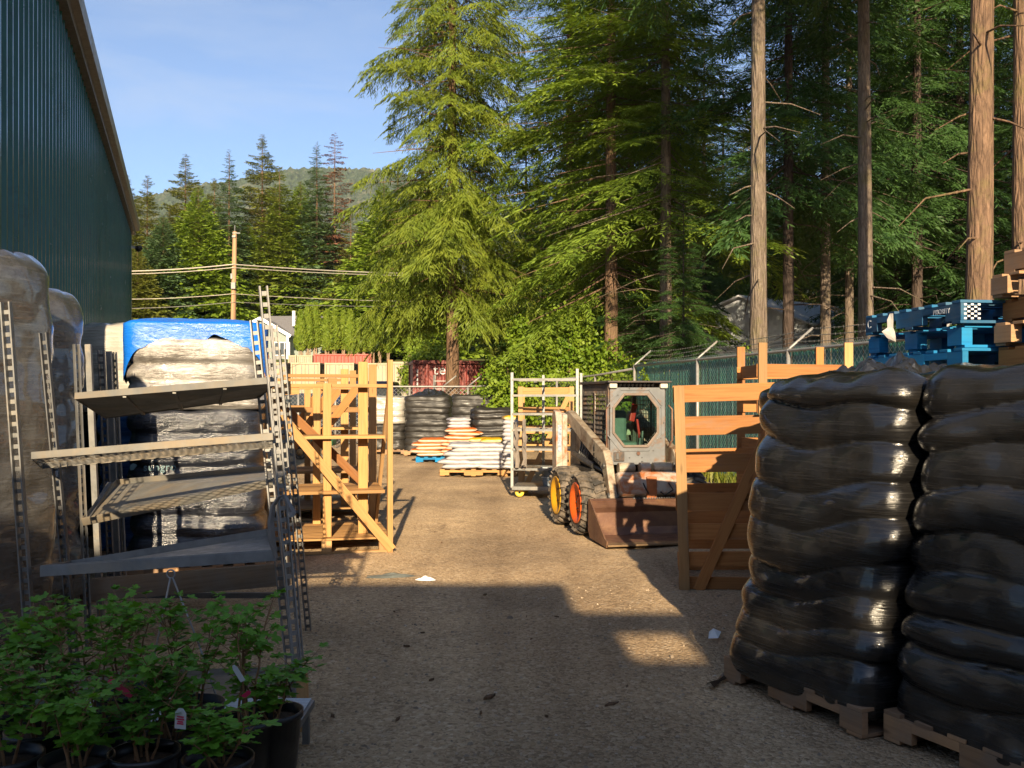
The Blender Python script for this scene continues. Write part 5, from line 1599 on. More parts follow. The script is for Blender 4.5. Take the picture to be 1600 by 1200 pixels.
def bag_mat(name, side, top, zc_, printc=None):
    m, nt, bs, out = new_mat(name)
    co = coords(nt); sp = N(nt, 'ShaderNodeSeparateXYZ'); nt.links.new(co, sp.inputs[0])
    nz = noise_node(nt, co, 9, 4)
    z = mth(nt, 'ADD', sp.outputs[2], mth(nt, 'MULTIPLY', mth(nt, 'SUBTRACT', nz, .5), .03))
    f = ramp(nt, mth(nt, 'MULTIPLY', z, 5.0), [(zc_ * 5 - .02, 0.0), (zc_ * 5 + .02, 1.0)])
    c = mixc(nt, f, side, top)
    if printc:
        pn = noise_node(nt, mapping(nt, co, (6, 6, 14)), 2.0, 3)
        c = mixc(nt, ramp(nt, pn, [(.58, 0.0), (.63, .8)]), c, printc)
    nt.links.new(c, bs.inputs['Base Color']); bs.inputs['Roughness'].default_value = .4
    bump(nt, bs, noise_node(nt, co, 14, 5), .3, .02)
    return m
BM_OR = bag_mat('orange_white_bag', (.44, .34, .26), (.48, .115, .018), .068)
BM_WH = bag_mat('white_bag', (.34, .33, .34), (.33, .31, .33), .09, (.24, .22, .26))
BM_YE = bag_mat('yellow_bag', (.40, .33, .18), (.46, .26, .008), .06)
BO = [bag_mesh(q, .78, .46, .112, BM_OR) for q in (1, 2, 7)]
BW = [bag_mesh(q, .80, .46, .112, BM_WH) for q in (3, 4, 8)]
BY = [bag_mesh(q, .60, .38, .11, BM_YE) for q in (5, 6)]
def put_bag(me, loc, rz, label, group, name='bag'):
    o = obj_mesh(name, me); o.location = loc; o.rotation_euler = (rnd.uniform(-.03, .03), rnd.uniform(-.03, .03), rz)
    return tag(o, label, 'bag', group)
# orange bags on the blue pallet
yo = FP * HC / 103.; co_ = P(690, 620, yo); co_.z = 0; co_.y += .5
t = thing('blue_pallet', 'bright blue pallet on the gravel under the orange bags', 'pallet', co_, .05)
add_pallet_parts(t, 1.30, 1.05, .14, M_BLUEBR)
for ly in range(8):
    off = .10 * (-1) ** ly
    for col in range(2):
        for row in range(2):
            if col == 0 and ly > 4: continue
            put_bag(rnd.choice(BO), co_ + V(-.33 + .66 * col + off * .5 + rnd.uniform(-.05, .05) + (.03 * ly if col else .015 * ly), -.25 + .48 * row, .14 + ly * .083 + rnd.uniform(-.006, .006)), .05 + rnd.uniform(-.09, .09), 'orange and white bag in the stepped pile on the blue pallet', 'orange bags on the blue pallet')
for k in range(3):
    put_bag(BW[k % 2], co_ + V(.36, .42, .14 + (8 + k) * .083), .12 + .1 * k, 'white bag on the top of the orange pile, beside the far black stack', 'white bags above the orange pile').scale = (.7, 1, 1)
# white bags on the wooden pallet
yw = FP * HC / 124.; cw = P(741, 620, yw); cw.z = 0; cw.y += .5
t = thing('wooden_pallet', 'new wooden pallet under the white bags, in front of the orange pile', 'pallet', cw, -.03)
add_pallet_parts(t, 1.36, 1.05, .14, M_PINE)
for ly in range(6):
    off = .13 * (-1) ** ly
    for col in range(2):
        for row in range(2):
            put_bag(rnd.choice(BW), cw + V(-.32 + .64 * col + off * .5 + rnd.uniform(-.03, .03) + (.05 * ly if col == 0 else 0), -.25 + .48 * row, .14 + ly * .082 + rnd.uniform(-.006, .006)), rnd.uniform(-.07, .05), 'white bag in the low pile on the new wooden pallet', 'white bags on the wooden pallet')
for k, (dx, dy) in enumerate(((.38, .15), (.12, .40), (.42, .42))):
    put_bag(BY[k % 2], cw + V(dx + .02, dy, .14 + (6 + k // 3 * 1.0) * .083), rnd.uniform(-.15, .15), 'yellow bag lying across the back of the white bag pile', 'yellow bags on the white pile')
t = thing('wooden_pallet', 'narrow wooden pallet under the tall column of white bags', 'pallet', P(803, 620, yw - .1) - V(0, -.45, HC), 0)
add_pallet_parts(t, .44, .9, .13, M_PINE)
cc = t.location
for ly in range(12):
    for row in range(2):
        put_bag(rnd.choice(BW), cc + V(rnd.uniform(-.01, .01), -.21 + .43 * row, .13 + ly * .082), rnd.uniform(-.07, .07), 'white bag in the tall column behind the grey metal cart', 'white bags in the tall column').scale = (.56, .95, 1)
for k in range(2):
    put_bag(BY[k], cc + V(-.02, -.1 + .3 * k, .13 + 10 * .098), .2, 'yellow bag on top of the tall column of white bags', 'yellow bags on the tall column').scale = (.72, .8, 1)

# ---------------------------------------------------------------- grey metal cart
t = thing('metal_cart', 'grey tube cart with thin shelves and yellow castors left of the skid steer', 'cart', P(850, 620, 13.9) - V(0, 0, HC), 0)
ox, oy = t.location.x, t.location.y
corner = [P(800, 620, 13.7), P(902, 620, 13.55), P(908, 620, 14.35), P(849, 620, 14.6)]
tv = [582, 576, 583, 586]
for c, v_, y in zip(corner, tv, (13.7, 13.55, 14.35, 14.6)):
    mb = MB(); z1 = HC - (v_ - 620) / FP * y
    mb.beam(V(c.x, c.y, .16), V(c.x, c.y, z1), .045, .03, up=YR); mb.build('post', M_GALVW if y < 14 else M_GALV, t, world=True, bevel=.003)
def clerp(a, b, s): return a + (b - a) * s
for k, (v_, full) in enumerate(((593, 1), (618, 1), (647, 1), (672, 1), (702, 1), (733, .55), (762, 1))):
    z = HC - (v_ - 620) / FP * 13.7
    a, b, c, d = [V(p.x, p.y, z) for p in corner]; d = V(a.x + .1, d.y - .2, z); c = V(b.x + .03, c.y - .1, z)
    b = a.lerp(b, full); c = d.lerp(c, full)
    mb = MB()
    if k < 6:
        mb.beam(a, b, .04, .035); mb.beam(d, c, .03, .03)
        for s in (.0, .5, 1.0): mb.beam(a.lerp(b, s), d.lerp(c, s), .03, .02)
        if k >= 3: mb.prism([a + V(0, .03, -.006), b + V(0, .03, -.006), c - V(0, .03, .006), d - V(0, .03, .006)], V(0, 0, .004))
    else:
        mb.prism([a, b, c, d], V(0, 0, .02)); mb.beam(a - V(0, .01, .005), b - V(0, .01, .005), .03, .055)
    mb.build('shelf' if k < 6 else 'base', M_GALV, t, world=True)
for c in (corner[0] + V(.12, .1, 0), corner[1] + V(-.1, .1, 0), corner[0] + V(.2, .55, 0), corner[1] + V(-.1, .6, 0)):
    mb = MB(); Mx = Matrix.Translation(V(c.x, c.y, .075)) @ Matrix.Rotation(PI / 2, 4, 'X')
    mb.lathe([(.02, -.025), (.07, -.025), (.075, 0), (.07, .025), (.02, .025), (.02, -.025)], Mx, 18); mb.build('castor', simple('yellow_castor', (.62, .42, .05), .5), t, world=True, smooth=True)
    mb = MB(); mb.box((c.x, c.y, .15), (.05, .06, .05)); mb.build('castor_fork', M_GALVD, t, world=True)
# totes on the cart
for k in range(2):
    tb_ = thing('plastic_tote', ['dark grey plastic tote standing on the metal cart base', 'dark grey plastic tote stacked on the other tote on the metal cart'][k], 'tote', V(corner[0].x + .68, corner[0].y + .3, .165 + k * .155), 0)
    mb = MB(); mb.prism([V(-.17, -.15, 0), V(.17, -.15, 0), V(.2, -.17, .15), V(-.2, -.17, .15)], V(0, .32, 0)); mb.build('body', M_GREYP, tb_, bevel=.008)
    mb = MB(); mb.box((0, -.01, .146), (.42, .35, .016)); mb.build('rim', simple('pale_grey_plastic', (.30, .33, .35), .5), tb_)
    mb = MB(); mb.prism([V(-.13, -.175, .11), V(.13, -.175, .11), V(.05, -.165, .03), V(-.05, -.165, .03)], V(0, -.004, 0)); mb.build('front_panel', simple('blue_grey_plastic', (.045, .075, .11), .4), tb_)
# shredded hanging film
SHT = thing('shredded_film', 'shredded dirty film hanging from the left side of the metal cart', 'plastic film', P(812, 655, 13.6))
M_SHF = simple('dirty_clear_film', (.24, .205, .175), .3, 0, .2)
for k in range(7):
    mb = MB(); x = rnd.uniform(803, 822); prev = None
    for j in range(9):
        p = P(x + rnd.uniform(-1.5, 1.5), 655 + j * 9 + k * 2, 13.5 + .05 * k); w = rnd.uniform(.01, .035)
        row = (p - V(w, 0, 0), p + V(0, -.02, 0), p + V(w, .01, 0))
        if prev: mb.quad(prev[0], row[0], row[1], prev[1]); mb.quad(prev[1], row[1], row[2], prev[2])
        prev = row
    mb.build('film_shred', M_SHF, SHT, world=True, smooth=True)

# ---------------------------------------------------------------- wooden crates
def crate(label, loc, rotz, w, dp, h, mat, rows, posts=None, brace=True, tall=None):
    """slatted timber crate; front face towards local -y. rows: (z centre, board height, kind) """
    t = thing('slatted_crate', label, 'crate', loc, rotz)
    for (x, y) in ((-w / 2, -dp / 2), (w / 2, -dp / 2), (w / 2, dp / 2), (-w / 2, dp / 2)):
        hh = (tall or {}).get((x > 0, y > 0), h)
        mb = MB(); sy = -1 if y < 0 else 1
        mb.beam(V(x, y + sy * .02, 0), V(x, y + sy * .02, hh), .085, .04, up=(0, 1, 0)); mb.build('post', M_PALE if y < 0 else mat, t, bevel=.003)
    for y, s in ((-dp / 2 + .016, 0), (dp / 2 - .016, 1)):
        for z, bh in rows:
            dz = rnd.uniform(-.006, .006)
            mb = MB(); mb.beam(V(-w / 2 - .04 - rnd.uniform(0, .015), y, z + dz), V(w / 2 + .04, y, z - dz), bh, .026, up=(0, 1, 0)); mb.build('slat', mat, t, bevel=.002)
    for x in (-w / 2 + .0, w / 2 - .0):
        for z, bh in rows[::2]:
            mb = MB(); mb.beam(V(x, -dp / 2 + .035, z), V(x, dp / 2 - .035, z), bh, .024, up=(1, 0, 0)); mb.build('side_slat', mat, t, bevel=.002)
    if brace:
        mb = MB()
        board(mb, V(w / 2 - .03, -dp / 2 - .018, h - .12), V(-w / 2 + .11, -dp / 2 - .018, .02), .09, .036); mb.build('brace', mat, t, bevel=.003)
    return t
px = 1350 / 7.15
g0 = G(1070, 925)
zz = lambda v, y=7.15: HC - (v - 620) / FP * y
rows = [(zz(613), .14), (zz(665), .135), (zz(722), .145), (zz(782), .145), (zz(828), .13), (zz(870), .12), (zz(908), .10)]
crate('orange slatted timber crate with diagonal brace in front of the skid steer bucket', g0 + Matrix.Rotation(-.17, 3, 'Z') @ V(.43, .515, 0), -.17, .86, .95, 1.70, M_FIR, rows).rotation_euler = (0, -.028, -.17)
crate('tall slatted timber crate behind the black stacks, only its two pale posts showing', W(2.92, 9.0), .02, .86, .8, 2.14, M_FIR, [(1.86, .13), (1.5, .13), (1.1, .13), (.7, .13), (.3, .13)], brace=False)
cm_ = P(855, 620, 15.6); cm_.z = 0; cm_.y += .4
zz2 = lambda v: HC - (v - 620) / FP * 15.6
crate('new pale timber crate standing behind the grey metal cart', cm_, -.05, .92, .8, zz2(604), M_PINE, [(zz2(612), .15), (zz2(642), .14), (zz2(672), .13), (zz2(700), .13), (zz2(728), .13)])

# ---------------------------------------------------------------- pallets piled high on the right
rzp = math.atan2((W(2.60, 6.35) - W(2.73, 5.25)).y, (W(2.60, 6.35) - W(2.73, 5.25)).x) + PI
pc = (W(2.60, 6.35) + W(2.73, 5.25)) / 2
n_ = V(math.cos(rzp + PI / 2), math.sin(rzp + PI / 2), 0)
if n_.x < 0: n_ = -n_
ctr = pc + n_ * .52
for k, (z, lab, mt, blk, off) in enumerate(((1.755, 'bright blue pallet, lowest of the three piled on the black stack', M_BLUEBR, False, 0.0), (1.90, 'worn blue pallet in the middle of the three, with large dark openings', M_BLUEBR, True, .03), (2.047, 'grey blue pallet topmost of the three, with white lettering and a checked corner patch', M_BLUE, False, -.02))):
    t = thing('blue_pallet', lab, 'pallet', V(ctr.x + off, ctr.y + off, z), rzp)
    add_pallet_parts(t, 1.22, 1.02, .143, mt, block=blk, slats=8)
    if k == 2:
        text_part('PRIORITY', .045, M_TAG, t, Matrix.Translation(V(.40, -.512, .085)) @ Matrix.Rotation(PI / 2, 4, 'X'), ext=.001)
        text_part('C', .085, M_TAG, t, Matrix.Translation(V(-.55, -.512, .075)) @ Matrix.Rotation(PI / 2, 4, 'X'), ext=.001)
        mb = MB()
        for i in range(5):
            for j in range(7):
                if (i + j) % 2 == 0: mb.box((.611, -.48 + .022 * i, .03 + .014 * j), (.002, .018, .012))
        mb.build('checked_patch', M_TAG, t)
p = P(1393, 510, 6.0)
mb = MB(); prev = None
for j, (u, v, w) in enumerate(((1393, 490, .012), (1391, 500, .022), (1391, 512, .02), (1388, 518, .045), (1393, 528, .03), (1397, 534, .012))):
    q = P(u, v, 5.95); row = (q - V(w, 0, 0), q + V(0, -.02, 0), q + V(w, .0, 0))
    if prev: mb.quad(prev[0], row[0], row[1], prev[1]); mb.quad(prev[1], row[1], row[2], prev[2])
    prev = row
tag(mb.build('plastic_scrap', simple('grey_film_scrap', (.38, .36, .34), .4), origin=p), 'grey plastic scrap hanging over the edge of the blue pallets', 'plastic scrap')
# natural pallets at the right edge
ncx = V(3.60, 4.95 * K - .12, 0)
zt_ = 1.76
labs = ['natural wood pallet, lowest in the pile at the right edge', 'natural wood pallet, second from the bottom at the right edge', 'splintered orange wood pallet, third in the pile at the right edge', 'brown block pallet, second from the top at the right edge', 'natural wood pallet, topmost of the pile at the right edge']
for k in range(5):
    dxs = (0, -.01, .03, -.02, .06)[k]
    t = thing('wooden_pallet', labs[k], 'pallet', V(ncx.x + dxs, ncx.y + .01 * k, zt_ + k * .146), rzp + (.0, .03, -.04, .02, .05)[k])
    add_pallet_parts(t, 1.05, 1.18, .14, (M_FIR, M_PALLET, M_FIR, M_PALLET, M_PALLET)[k], (M_FIR, M_PALLET, M_FIR, M_PALLET, M_PALLET)[k], block=k in (1, 3), notch=False)
# ---------------------------------------------------------------- skid steer loader
M_DCREAM = simple('worn_cream_paint', (.31, .26, .19), .5, 0, .25, 4, .12, 30, dirt=(.13, .075, .04), dirt_amt=.6, dirt_scale=5)
M_DWHITE = simple('worn_white_paint', (.34, .30, .25), .5, 0, .15, 4, .12, 30, dirt=(.30, .10, .03), dirt_amt=.62, dirt_scale=5)
M_CAB = simple('grey_cab_paint', (.14, .145, .15), .45, .1, .15, 5, .1, 30, dirt=(.16, .09, .05), dirt_amt=.35, dirt_scale=6)
M_CABD = simple('dark_cab_steel', (.06, .05, .045), .6, .2, .3, 5, .15, 30, dirt=(.14, .08, .045), dirt_amt=.5, dirt_scale=6)
M_RUST = simple('rusty_bucket_steel', (.13, .065, .042), .55, .3, .25, 4, .2, 30, dirt=(.20, .11, .06), dirt_amt=.5, dirt_scale=3)
M_RIMO = simple('orange_rim_paint', (.50, .085, .012), .4, 0, .12, 5, .05)
M_RIMY = simple('yellow_rim_paint', (.46, .24, .012), .4, 0, .12, 5, .05)
M_DARK = simple('greasy_black', (.014, .013, .012), .5, .1, .4)
M_SEAT = simple('grey_seat_vinyl', (.10, .12, .11), .5, 0, .15)
M_REDP = simple('red_plastic', (.45, .02, .02), .4, 0, .1)
def glass_mat():
    m, nt, bs, out = new_mat('cab_glass')
    tr = N(nt, 'ShaderNodeBsdfTransparent'); tr.inputs[0].default_value = (.78, .93, .87, 1)
    gl = N(nt, 'ShaderNodeBsdfGlossy'); gl.inputs['Roughness'].default_value = .03
    fr = N(nt, 'ShaderNodeFresnel'); fr.inputs[0].default_value = 1.5
    mx = N(nt, 'ShaderNodeMixShader'); nt.links.new(mth(nt, 'ADD', fr.outputs[0], .04), mx.inputs[0])
    nt.links.new(tr.outputs[0], mx.inputs[1]); nt.links.new(gl.outputs[0], mx.inputs[2]); nt.links.new(mx.outputs[0], out.inputs[0])
    return m
M_CGLASS = glass_mat()
ss = thing('skid_steer_loader', 'worn cream and grey skid steer loader with rusty bucket and one orange rim', 'skid steer', V(1.40, 11.815, 0), math.radians(12))
def yz_prism(mb, poly, x0, x1): mb.prism([V(x0, y, z) for y, z in poly], V(x1 - x0, 0, 0))
# chassis and engine
mb = MB(); mb.box((0, .35, .42), (.90, 1.65, .42)); mb.box((0, .95, .80), (.74, .55, .40)); mb.box((0, -.48, .30), (.72, .22, .2)); mb.build('chassis', M_DCREAM, ss, bevel=.015)
mb = MB(); yz_prism(mb, [(.70, .98), (1.22, .98), (1.22, 1.16), (.78, 1.26)], -.37, .37); mb.build('engine_hood', M_DCREAM, ss, bevel=.015)
# cab: posts, roof, rear, sides
cl, cr, cf, cb, cz0, cz1 = -.365, .365, -.42, .68, .78, 1.76
mb = MB()
for x in (cl + .03, cr - .03):
    mb.beam(V(x, cf + .035, cz0), V(x, cf + .035, cz1), .055, .06, up=(0, 1, 0)); mb.beam(V(x, cb - .03, cz0), V(x, cb - .03, cz1), .055, .06, up=(0, 1, 0))
    mb.beam(V(x, cf + .06, cz1 - .05), V(x, cb - .06, cz1 - .05), .05, .09); mb.beam(V(x, cf + .06, cz0 + .05), V(x, cb - .06, cz0 + .05), .05, .12)
mb.beam(V(cl + .06, cb - .03, cz1 - .06), V(cr - .06, cb - .03, cz1 - .06), .05, .12); mb.beam(V(cl + .06, cb - .03, cz0 + .15), V(cr - .06, cb - .03, cz0 + .15), .05, .35)
mb.build('cab_frame', M_CABD, ss, bevel=.008)
mb = MB()
mb.box((0, (cf + cb) / 2 + .02, cz1 + .012), (cr - cl + .04, cb - cf + .0, .035))
mb.box((0, cf - .055, cz1 + .018), (cr - cl + .06, .11, .022))
mb.build('cab_roof', M_CABD, ss, bevel=.006)
mb = MB()
for k in range(9): mb.beam(V(-.22 + k * .05, cf - .06, cz1 - .03), V(-.24 + k * .05, cf - .02, cz1 + .004), .012, .03)
mb.build('roof_vents', M_DARK, ss)
for x in (cl + .05, cr - .05):
    mb = MB(); mb.box((x, cf - .045, cz1 - .03), (.095, .06, .06)); mb.build('headlight', simple('worn_lamp_white', (.5, .46, .38), .35, 0, .15), ss, bevel=.015)
for x, s in ((cl + .004, -1), (cr - .004, 1)):
    mb = MB()
    y = cf + .08
    while y < cb - .05: mb.beam(V(x, y, cz0 + .11), V(x, y, cz1 - .09), .009, .009); y += .058
    z = cz0 + .14
    while z < cz1 - .09: mb.beam(V(x + .006 * s, cf + .07, z), V(x + .006 * s, cb - .05, z), .009, .009); z += .058
    mb.beam(V(x + s * .01, .10, cz0 + .1), V(x + s * .01, .10, cz1 - .09), .03, .012, up=(1, 0, 0))
    mb.build('side_screen', M_CABD, ss)
# door with octagonal window
def oct_frame(mb, xl, xr, zb, zt, oxl, oxr, ozb, ozt, cx, czz, y, th):
    R = [(xl, zb), (xr, zb), (xr, zt), (xl, zt)]
    O = [(oxl + cx, ozb), (oxr - cx, ozb), (oxr, ozb + czz), (oxr, ozt - czz), (oxr - cx, ozt), (oxl + cx, ozt), (oxl, ozt - czz), (oxl, ozb + czz)]
    pts = R + O; n = len(pts)
    vs = [V(x, y, z) for x, z in pts] + [V(x, y + th, z) for x, z in pts]
    f = [(0, 1, 5, 4), (1, 6, 5), (1, 2, 7, 6), (2, 8, 7), (2, 3, 9, 8), (3, 10, 9), (3, 0, 11, 10), (0, 4, 11)]
    fs = list(f) + [tuple(k + n for k in q)[::-1] for q in f]
    for i in range(8): a, b = 4 + i, 4 + (i + 1) % 8; fs.append((a, b, b + n, a + n))
    for i in range(4): a, b = i, (i + 1) % 4; fs.append((a, a + n, b + n, b))
    mb.add(vs, fs)
    return [V(x, y, z) for x, z in O]
dx0, dx1 = cl + .02, cr - .03
wx0, wx1, wz0, wz1 = -.305, .245, 1.015, 1.63
mb = MB(); O = oct_frame(mb, dx0, dx1, cz0 + .02, cz1 - .05, wx0, wx1, wz0, wz1, .13, .16, cf - .03, .03)
door = mb.build('cab_door', M_CAB, ss)
mb = MB()
for i in range(8):
    a, b = O[i] + V(0, -.008, 0), O[(i + 1) % 8] + V(0, -.008, 0)
    mb.beam(a, b, .03, .02, up=(0, 1, 0), ext=.008)
mb.build('window_seal', simple('brown_rubber_seal', (.15, .11, .085), .6), door, bevel=.006)
mb = MB(); mb.prism([p + V(0, .016, 0) for p in O], V(0, .005, 0)); mb.build('window_glass', M_CGLASS, door)
mb = MB()
oo = [V(p.x * 1.22 - .006, p.y - .006, (p.z - 1.32) * 1.17 + 1.32) for p in O]
for i in range(8): mb.beam(oo[i], oo[(i + 1) % 8], .012, .012, up=(0, 1, 0), ext=.004)
mb.build('raised_edge', M_CAB, door)
mb = MB(); mb.box((-.24, cf - .04, .895), (.13, .02, .11)); mb.build('latch_plate', M_CABD, door, bevel=.006)
mb = MB(); mb.box((-.265, cf - .056, .90), (.03, .02, .07)); mb.build('latch', M_GALVD, door)
mb = MB(); mb.tube([V(.0, cf - .03, .93), V(.0, cf - .05, .93)], .022, 10); mb.build('door_plug', M_RUST, door)
mb = MB(); mb.tube([V(.05, cf - .03, .83), V(.05, cf - .045, .83)], .012, 8); mb.build('door_bolt', M_GALVD, door)
mb = MB()
for k in range(14):
    a = 2 * PI * k / 14; mb.tube([V(-.03 + .37 * math.cos(a) * .95, cf - .03, 1.29 + .42 * math.sin(a)), V(-.03 + .37 * math.cos(a) * .95, cf - .04, 1.29 + .42 * math.sin(a))], .008, 6)
mb.build('bolts', M_GALVD, door)
mb = MB(); mb.tube([V(cr + .02, cf - .02, 1.0), V(cr + .06, cf - .04, 1.08), V(cr + .06, cf - .04, 1.45), V(cr + .02, cf - .02, 1.5)], .012, 6); mb.tube([V(cl - .01, cf - .03, .95), V(cl - .03, cf - .05, 1.0), V(cl - .03, cf - .05, 1.45), V(cl, cf - .02, 1.5)], .012, 6); mb.build('grab_bar', M_RUST, ss, smooth=True)
# inside
mb = MB(); mb.box((-.08, .38, 1.22), (.42, .12, .42)); mb.box((-.08, .15, .98), (.46, .42, .14)); mb.build('seat', M_SEAT, ss, bevel=.04)
mb = MB(); mb.box((0, .08, .80), (.66, .9, .04)); mb.build('cab_floor', M_DARK, ss)
mb = MB(); mb.tube([V(.22, .1, .85), V(.21, .0, 1.05), V(.20, -.05, 1.18)], .014, 6); mb.tube([V(.12, -.15, .85), V(.12, -.18, 1.1)], .014, 6); mb.build('control_lever', M_GALVD, ss, smooth=True)
mb = MB(); mb.box((.15, .16, 1.40), (.07, .05, .22), Matrix.Rotation(.2, 3, 'Y')); mb.box((.20, .10, 1.20), (.03, .03, .25), Matrix.Rotation(-.15, 3, 'Y')); mb.build('seat_bar_grip', M_REDP, ss, bevel=.012)
mb = MB(); mb.tube([V(-.3, .1, 1.56), V(.1, .1, 1.56)], .02, 8); mb.build('inner_rail', M_GALV, ss)
# side machinery under the arms
for s in (-1, 1):
    mb = MB()
    mb.tube([V(s * .42, .85, .86), V(s * .43, -.1, .76)], .045, 10); mb.tube([V(s * .43, -.1, .76), V(s * .43, -.55, .72)], .022, 8)
    mb.box((s * .43, .35, .70), (.10, .95, .05))
    mb.build('lift_cylinder', M_DARK, ss, smooth=False)
    mb = MB()
    for k in range(6):
        y = .15 + .08 * k
        mb.tube([V(s * .40, y, .72), V(s * .43, y + .05, .85), V(s * .41, y - .03, .95 + .03 * (k % 3)), V(s * .38, y + .1, 1.02)], .013, 6)
    mb.build('hoses', M_GALVD if s < 0 else M_DARK, ss, smooth=True)
    mb = MB(); mb.box((s * .415, .25, .655), (.09, 1.6, .035)); mb.build('fender', M_CABD, ss)
    # tail upright
    mb = MB()
    yz_prism(mb, [(.90, .60), (1.12, .45), (1.14, 1.36), (1.07, 1.43), (.97, 1.41), (.92, 1.30)], s * .60 - .045, s * .60 + .045)
    mb.box((s * .515, 1.03, 1.02), (.07, .16, .7))
    up_o = mb.build('tail_upright', M_DWHITE, ss, bevel=.012)
    if s < 0:
        mb = MB(); mb.box((-.60, .912, .98), (.05, .012, .50), Matrix.Rotation(.02, 3, 'X')); mb.build('faded_decal', simple('faded_blue_decal', (.22, .27, .33), .5, 0, .5, 30), up_o)
    # lift arm
    arm_ = [(1.08, 1.40), (.95, 1.42), (-.58, .98), (-.70, .84), (-.88, .40), (-.77, .38), (-.64, .60), (-.55, .74), (-.30, .845), (.30, 1.03), (1.0, 1.27)]
    mb = MB(); yz_prism(mb, arm_, s * .43 - .045, s * .43 + .045); ar = mb.build('lift_arm', M_DCREAM, ss, bevel=.012)
    mb = MB()
    for y, z, r in ((1.02, 1.33, .05), (-.80, .46, .045), (-.62, .80, .03)):
        mb.tube([V(s * .37, y, z), V(s * .49, y, z)], r, 14)
    mb.build('pivot_pin', M_GALVD, ar, smooth=False)
    if s < 0:
        T = Matrix(((0, 0, -1, -.4765), (-1, 0, 0, -.36), (0, 1, 0, .845), (0, 0, 0, 1))) @ Matrix.Rotation(-.2, 4, 'Z')
        text_part('bobcat', .105, M_DARK, ar, T, ext=.0012)
        mb = MB()   # small animal head like badge, reduced to its dark angular shapes
        bx, by, bz = -.4765, -.20, .945
        for poly in ([(0, 0), (.055, .01), (.05, .10), (.035, .06), (.015, .055), (-.005, .095)], [(-.005, -.05), (.05, -.05), (.05, -.012), (-.005, -.018)]):
            mb.prism([V(bx, by - a, bz + b) for a, b in poly], V(-.002, 0, 0))
        mb.build('emblem', M_DARK, ar)
# cross member and hinge bosses
mb = MB()
yz_prism(mb, [(-.60, .70), (-.78, .74), (-.90, .66), (-.92, .50), (-.84, .45), (-.62, .50)], -.37, .37)
mb.build('cross_member', M_DWHITE, ss, bevel=.025)
for x0, x1, m_ in ((-.33, -.14, M_DCREAM), (-.07, .05, M_DWHITE), (.09, .31, M_DCREAM)):
    mb = MB(); mb.tube([V(x0, -.70, .775), V(x1, -.70, .775)], .065, 16); mb.build('hinge_boss', m_, ss, smooth=False, bevel=.006)
mb = MB(); mb.box((.0, -.905, .56), (.12, .05, .26)); mb.build('tilt_bracket', simple('bare_orange_rust', (.38, .12, .035), .6, .1, .3, 8), ss, bevel=.012)
mb = MB(); mb.tube([V(.2, -.92, .62), V(.24, -.96, .54), V(.15, -.94, .48), V(.1, -.93, .52)], .008, 6); mb.tube([V(-.1, -.9, .62), V(-.05, -.95, .5)], .008, 6); mb.build('loose_hose', M_DARK, ss, smooth=True)
# bucket
mb = MB()
by0, by1 = -1.56, -.90
prof_b = [(by1, .44), (by1 - .05, .42), (by1 - .03, .36), (by1 + .01, .30), (by1 + .01, .12), (by1 - .06, .035), (by0, .012)]
thk = .016
for (ya, za), (yb_, zb_) in zip(prof_b, prof_b[1:]):
    dd = Vector((0, zb_ - za, -(yb_ - ya))).normalized() * thk
    mb.prism([V(-.735, ya, za), V(.735, ya, za), V(.735, yb_, zb_), V(-.735, yb_, zb_)], dd)
bk = mb.build('bucket', M_RUST, ss)
for x in (-.745, .729):
    mb = MB(); yz_prism(mb, [(by1 + .02, .45), (by1 + .02, .10), (by1 - .05, .022), (by0, .002), (by0 - .015, .07), (by0 + .06, .09), (by1 - .05, .45)], x, x + .016); mb.build('side_plate', M_RUST, bk, bevel=.003)
mb = MB(); mb.box((0, by0 + .03, .028), (1.48, .16, .02)); mb.build('cutting_edge', simple('worn_edge_steel', (.20, .13, .07), .4, .4, .3), bk, bevel=.004)
mb = MB(); mb.box((.35, -1.38, .06), (.22, .10, .02), Matrix.Rotation(.5, 3, 'Z')); mb.box((.32, -1.43, .04), (.02, .14, .06)); mb.build('scrap_board', M_GREYWOOD, bk)
mb = MB()
for k in range(22): mb.box((-.02 + .03 * k - .2, by1 - .02, .452), (.018, .05, .012))
mb.build('step_grip', M_GALVD, bk)
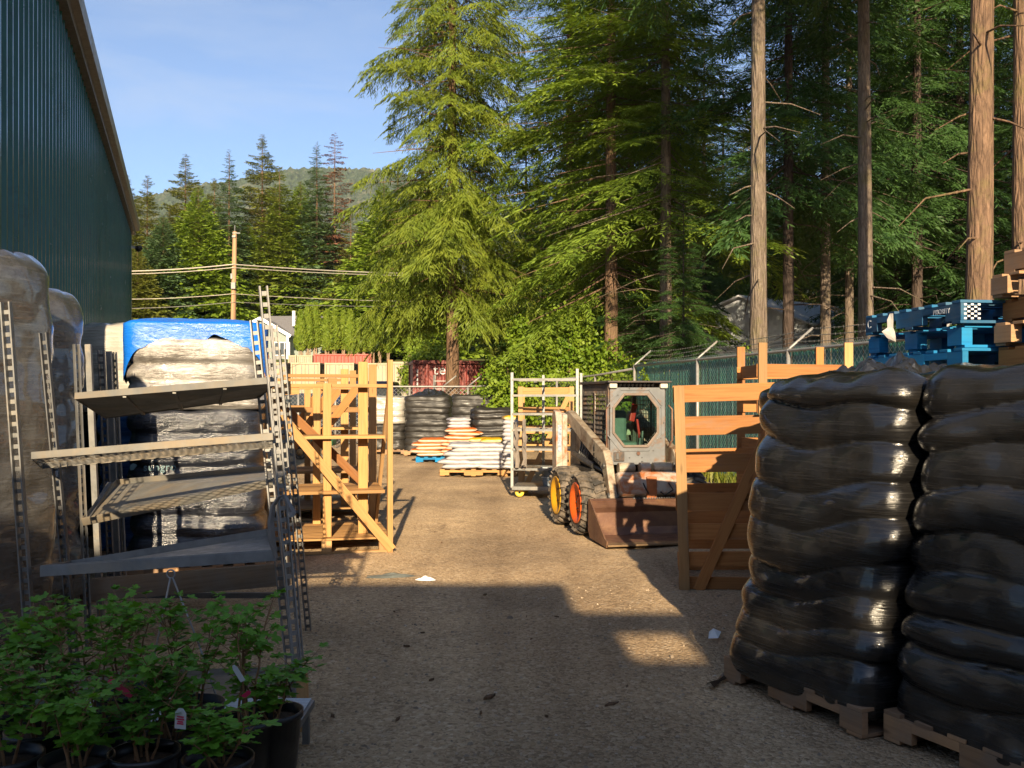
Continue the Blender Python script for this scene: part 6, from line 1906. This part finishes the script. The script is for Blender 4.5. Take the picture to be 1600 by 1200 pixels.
# wheels
def wheel(x, y, s, rim, num=None):
    Mx = Matrix.Translation(V(x, y, .36)) @ Matrix.Rotation(s * PI / 2, 4, 'Y')     # lathe axis points outward
    mb = MB()
    prof_t = [(.205, -.10), (.23, -.135), (.29, -.145), (.325, -.13), (.338, -.08), (.342, 0), (.338, .08), (.325, .13), (.29, .145), (.23, .135), (.205, .10)]
    mb.lathe(prof_t, Mx, 44)
    n = 22
    for k in range(n):
        for sd in (-1, 1):
            a0 = 2 * PI * (k + (.5 if sd > 0 else 0)) / n
            pts = []
            for q in range(5):
                z = sd * (.004 + .142 * q / 4); a = a0 + .16 * q / 4
                r = .346 if q < 3 else (.338 if q == 3 else .315)
                pts.append(Mx @ V(r * math.cos(a), r * math.sin(a), z))
            ctr_ = Mx @ V(0, 0, 0)
            for p, q2 in zip(pts, pts[1:]):
                mid = (p + q2) / 2; upv = mid - (Mx @ V(0, 0, 0)); upv.x = 0
                mb.beam(p, q2, .036, .04, up=upv, ext=.004)
    w = mb.build('wheel', M_RUBBER, ss)
    mb = MB()
    mb.lathe([(.001, .105), (.06, .105), (.07, .09), (.14, .085), (.16, .105), (.20, .125), (.225, .148), (.238, .148), (.238, .12), (.212, -.1), (.001, -.1)], Mx, 36)
    rm = mb.build('rim', rim, w, smooth=True)
    mb = MB()
    for k in range(8):
        a = 2 * PI * k / 8; mb.tube([Mx @ V(.10 * math.cos(a), .10 * math.sin(a), .08), Mx @ V(.10 * math.cos(a), .10 * math.sin(a), .105)], .010, 6)
    mb.build('wheel_nuts', M_GALVD, rm)
    if num:
        T = Matrix(((0, 0, -1, x - .125), (-1, 0, 0, y), (0, 1, 0, .33), (0, 0, 0, 1)))
        text_part(num, .13, M_DARK, rm, Matrix.Translation(V(.058, 0, 0)) @ T, ext=.002)
wheel(-.625, -.44, -1, M_RIMO); wheel(-.625, .47, -1, M_RIMY, '3')
wheel(.625, -.44, 1, M_RIMO); wheel(.625, .47, 1, M_RIMY)
# ---------------------------------------------------------------- evening haze over the valley
mb = MB()
mb.prism([V(-1500, -60, -6), V(2300, -60, -6), V(2300, 2500, -6), V(-1500, 2500, -6)], V(0, 0, 760))
hm = bpy.data.materials.new('haze'); hm.use_nodes = True; hn = hm.node_tree; hn.nodes.clear()
ho = hn.nodes.new('ShaderNodeOutputMaterial'); hv = hn.nodes.new('ShaderNodeVolumePrincipled')
hv.inputs['Color'].default_value = (.80, .88, 1.0, 1); hv.inputs['Density'].default_value = .00006
hn.links.new(hv.outputs[0], ho.inputs['Volume'])
struct(mb.build('haze', hm), 'stuff')
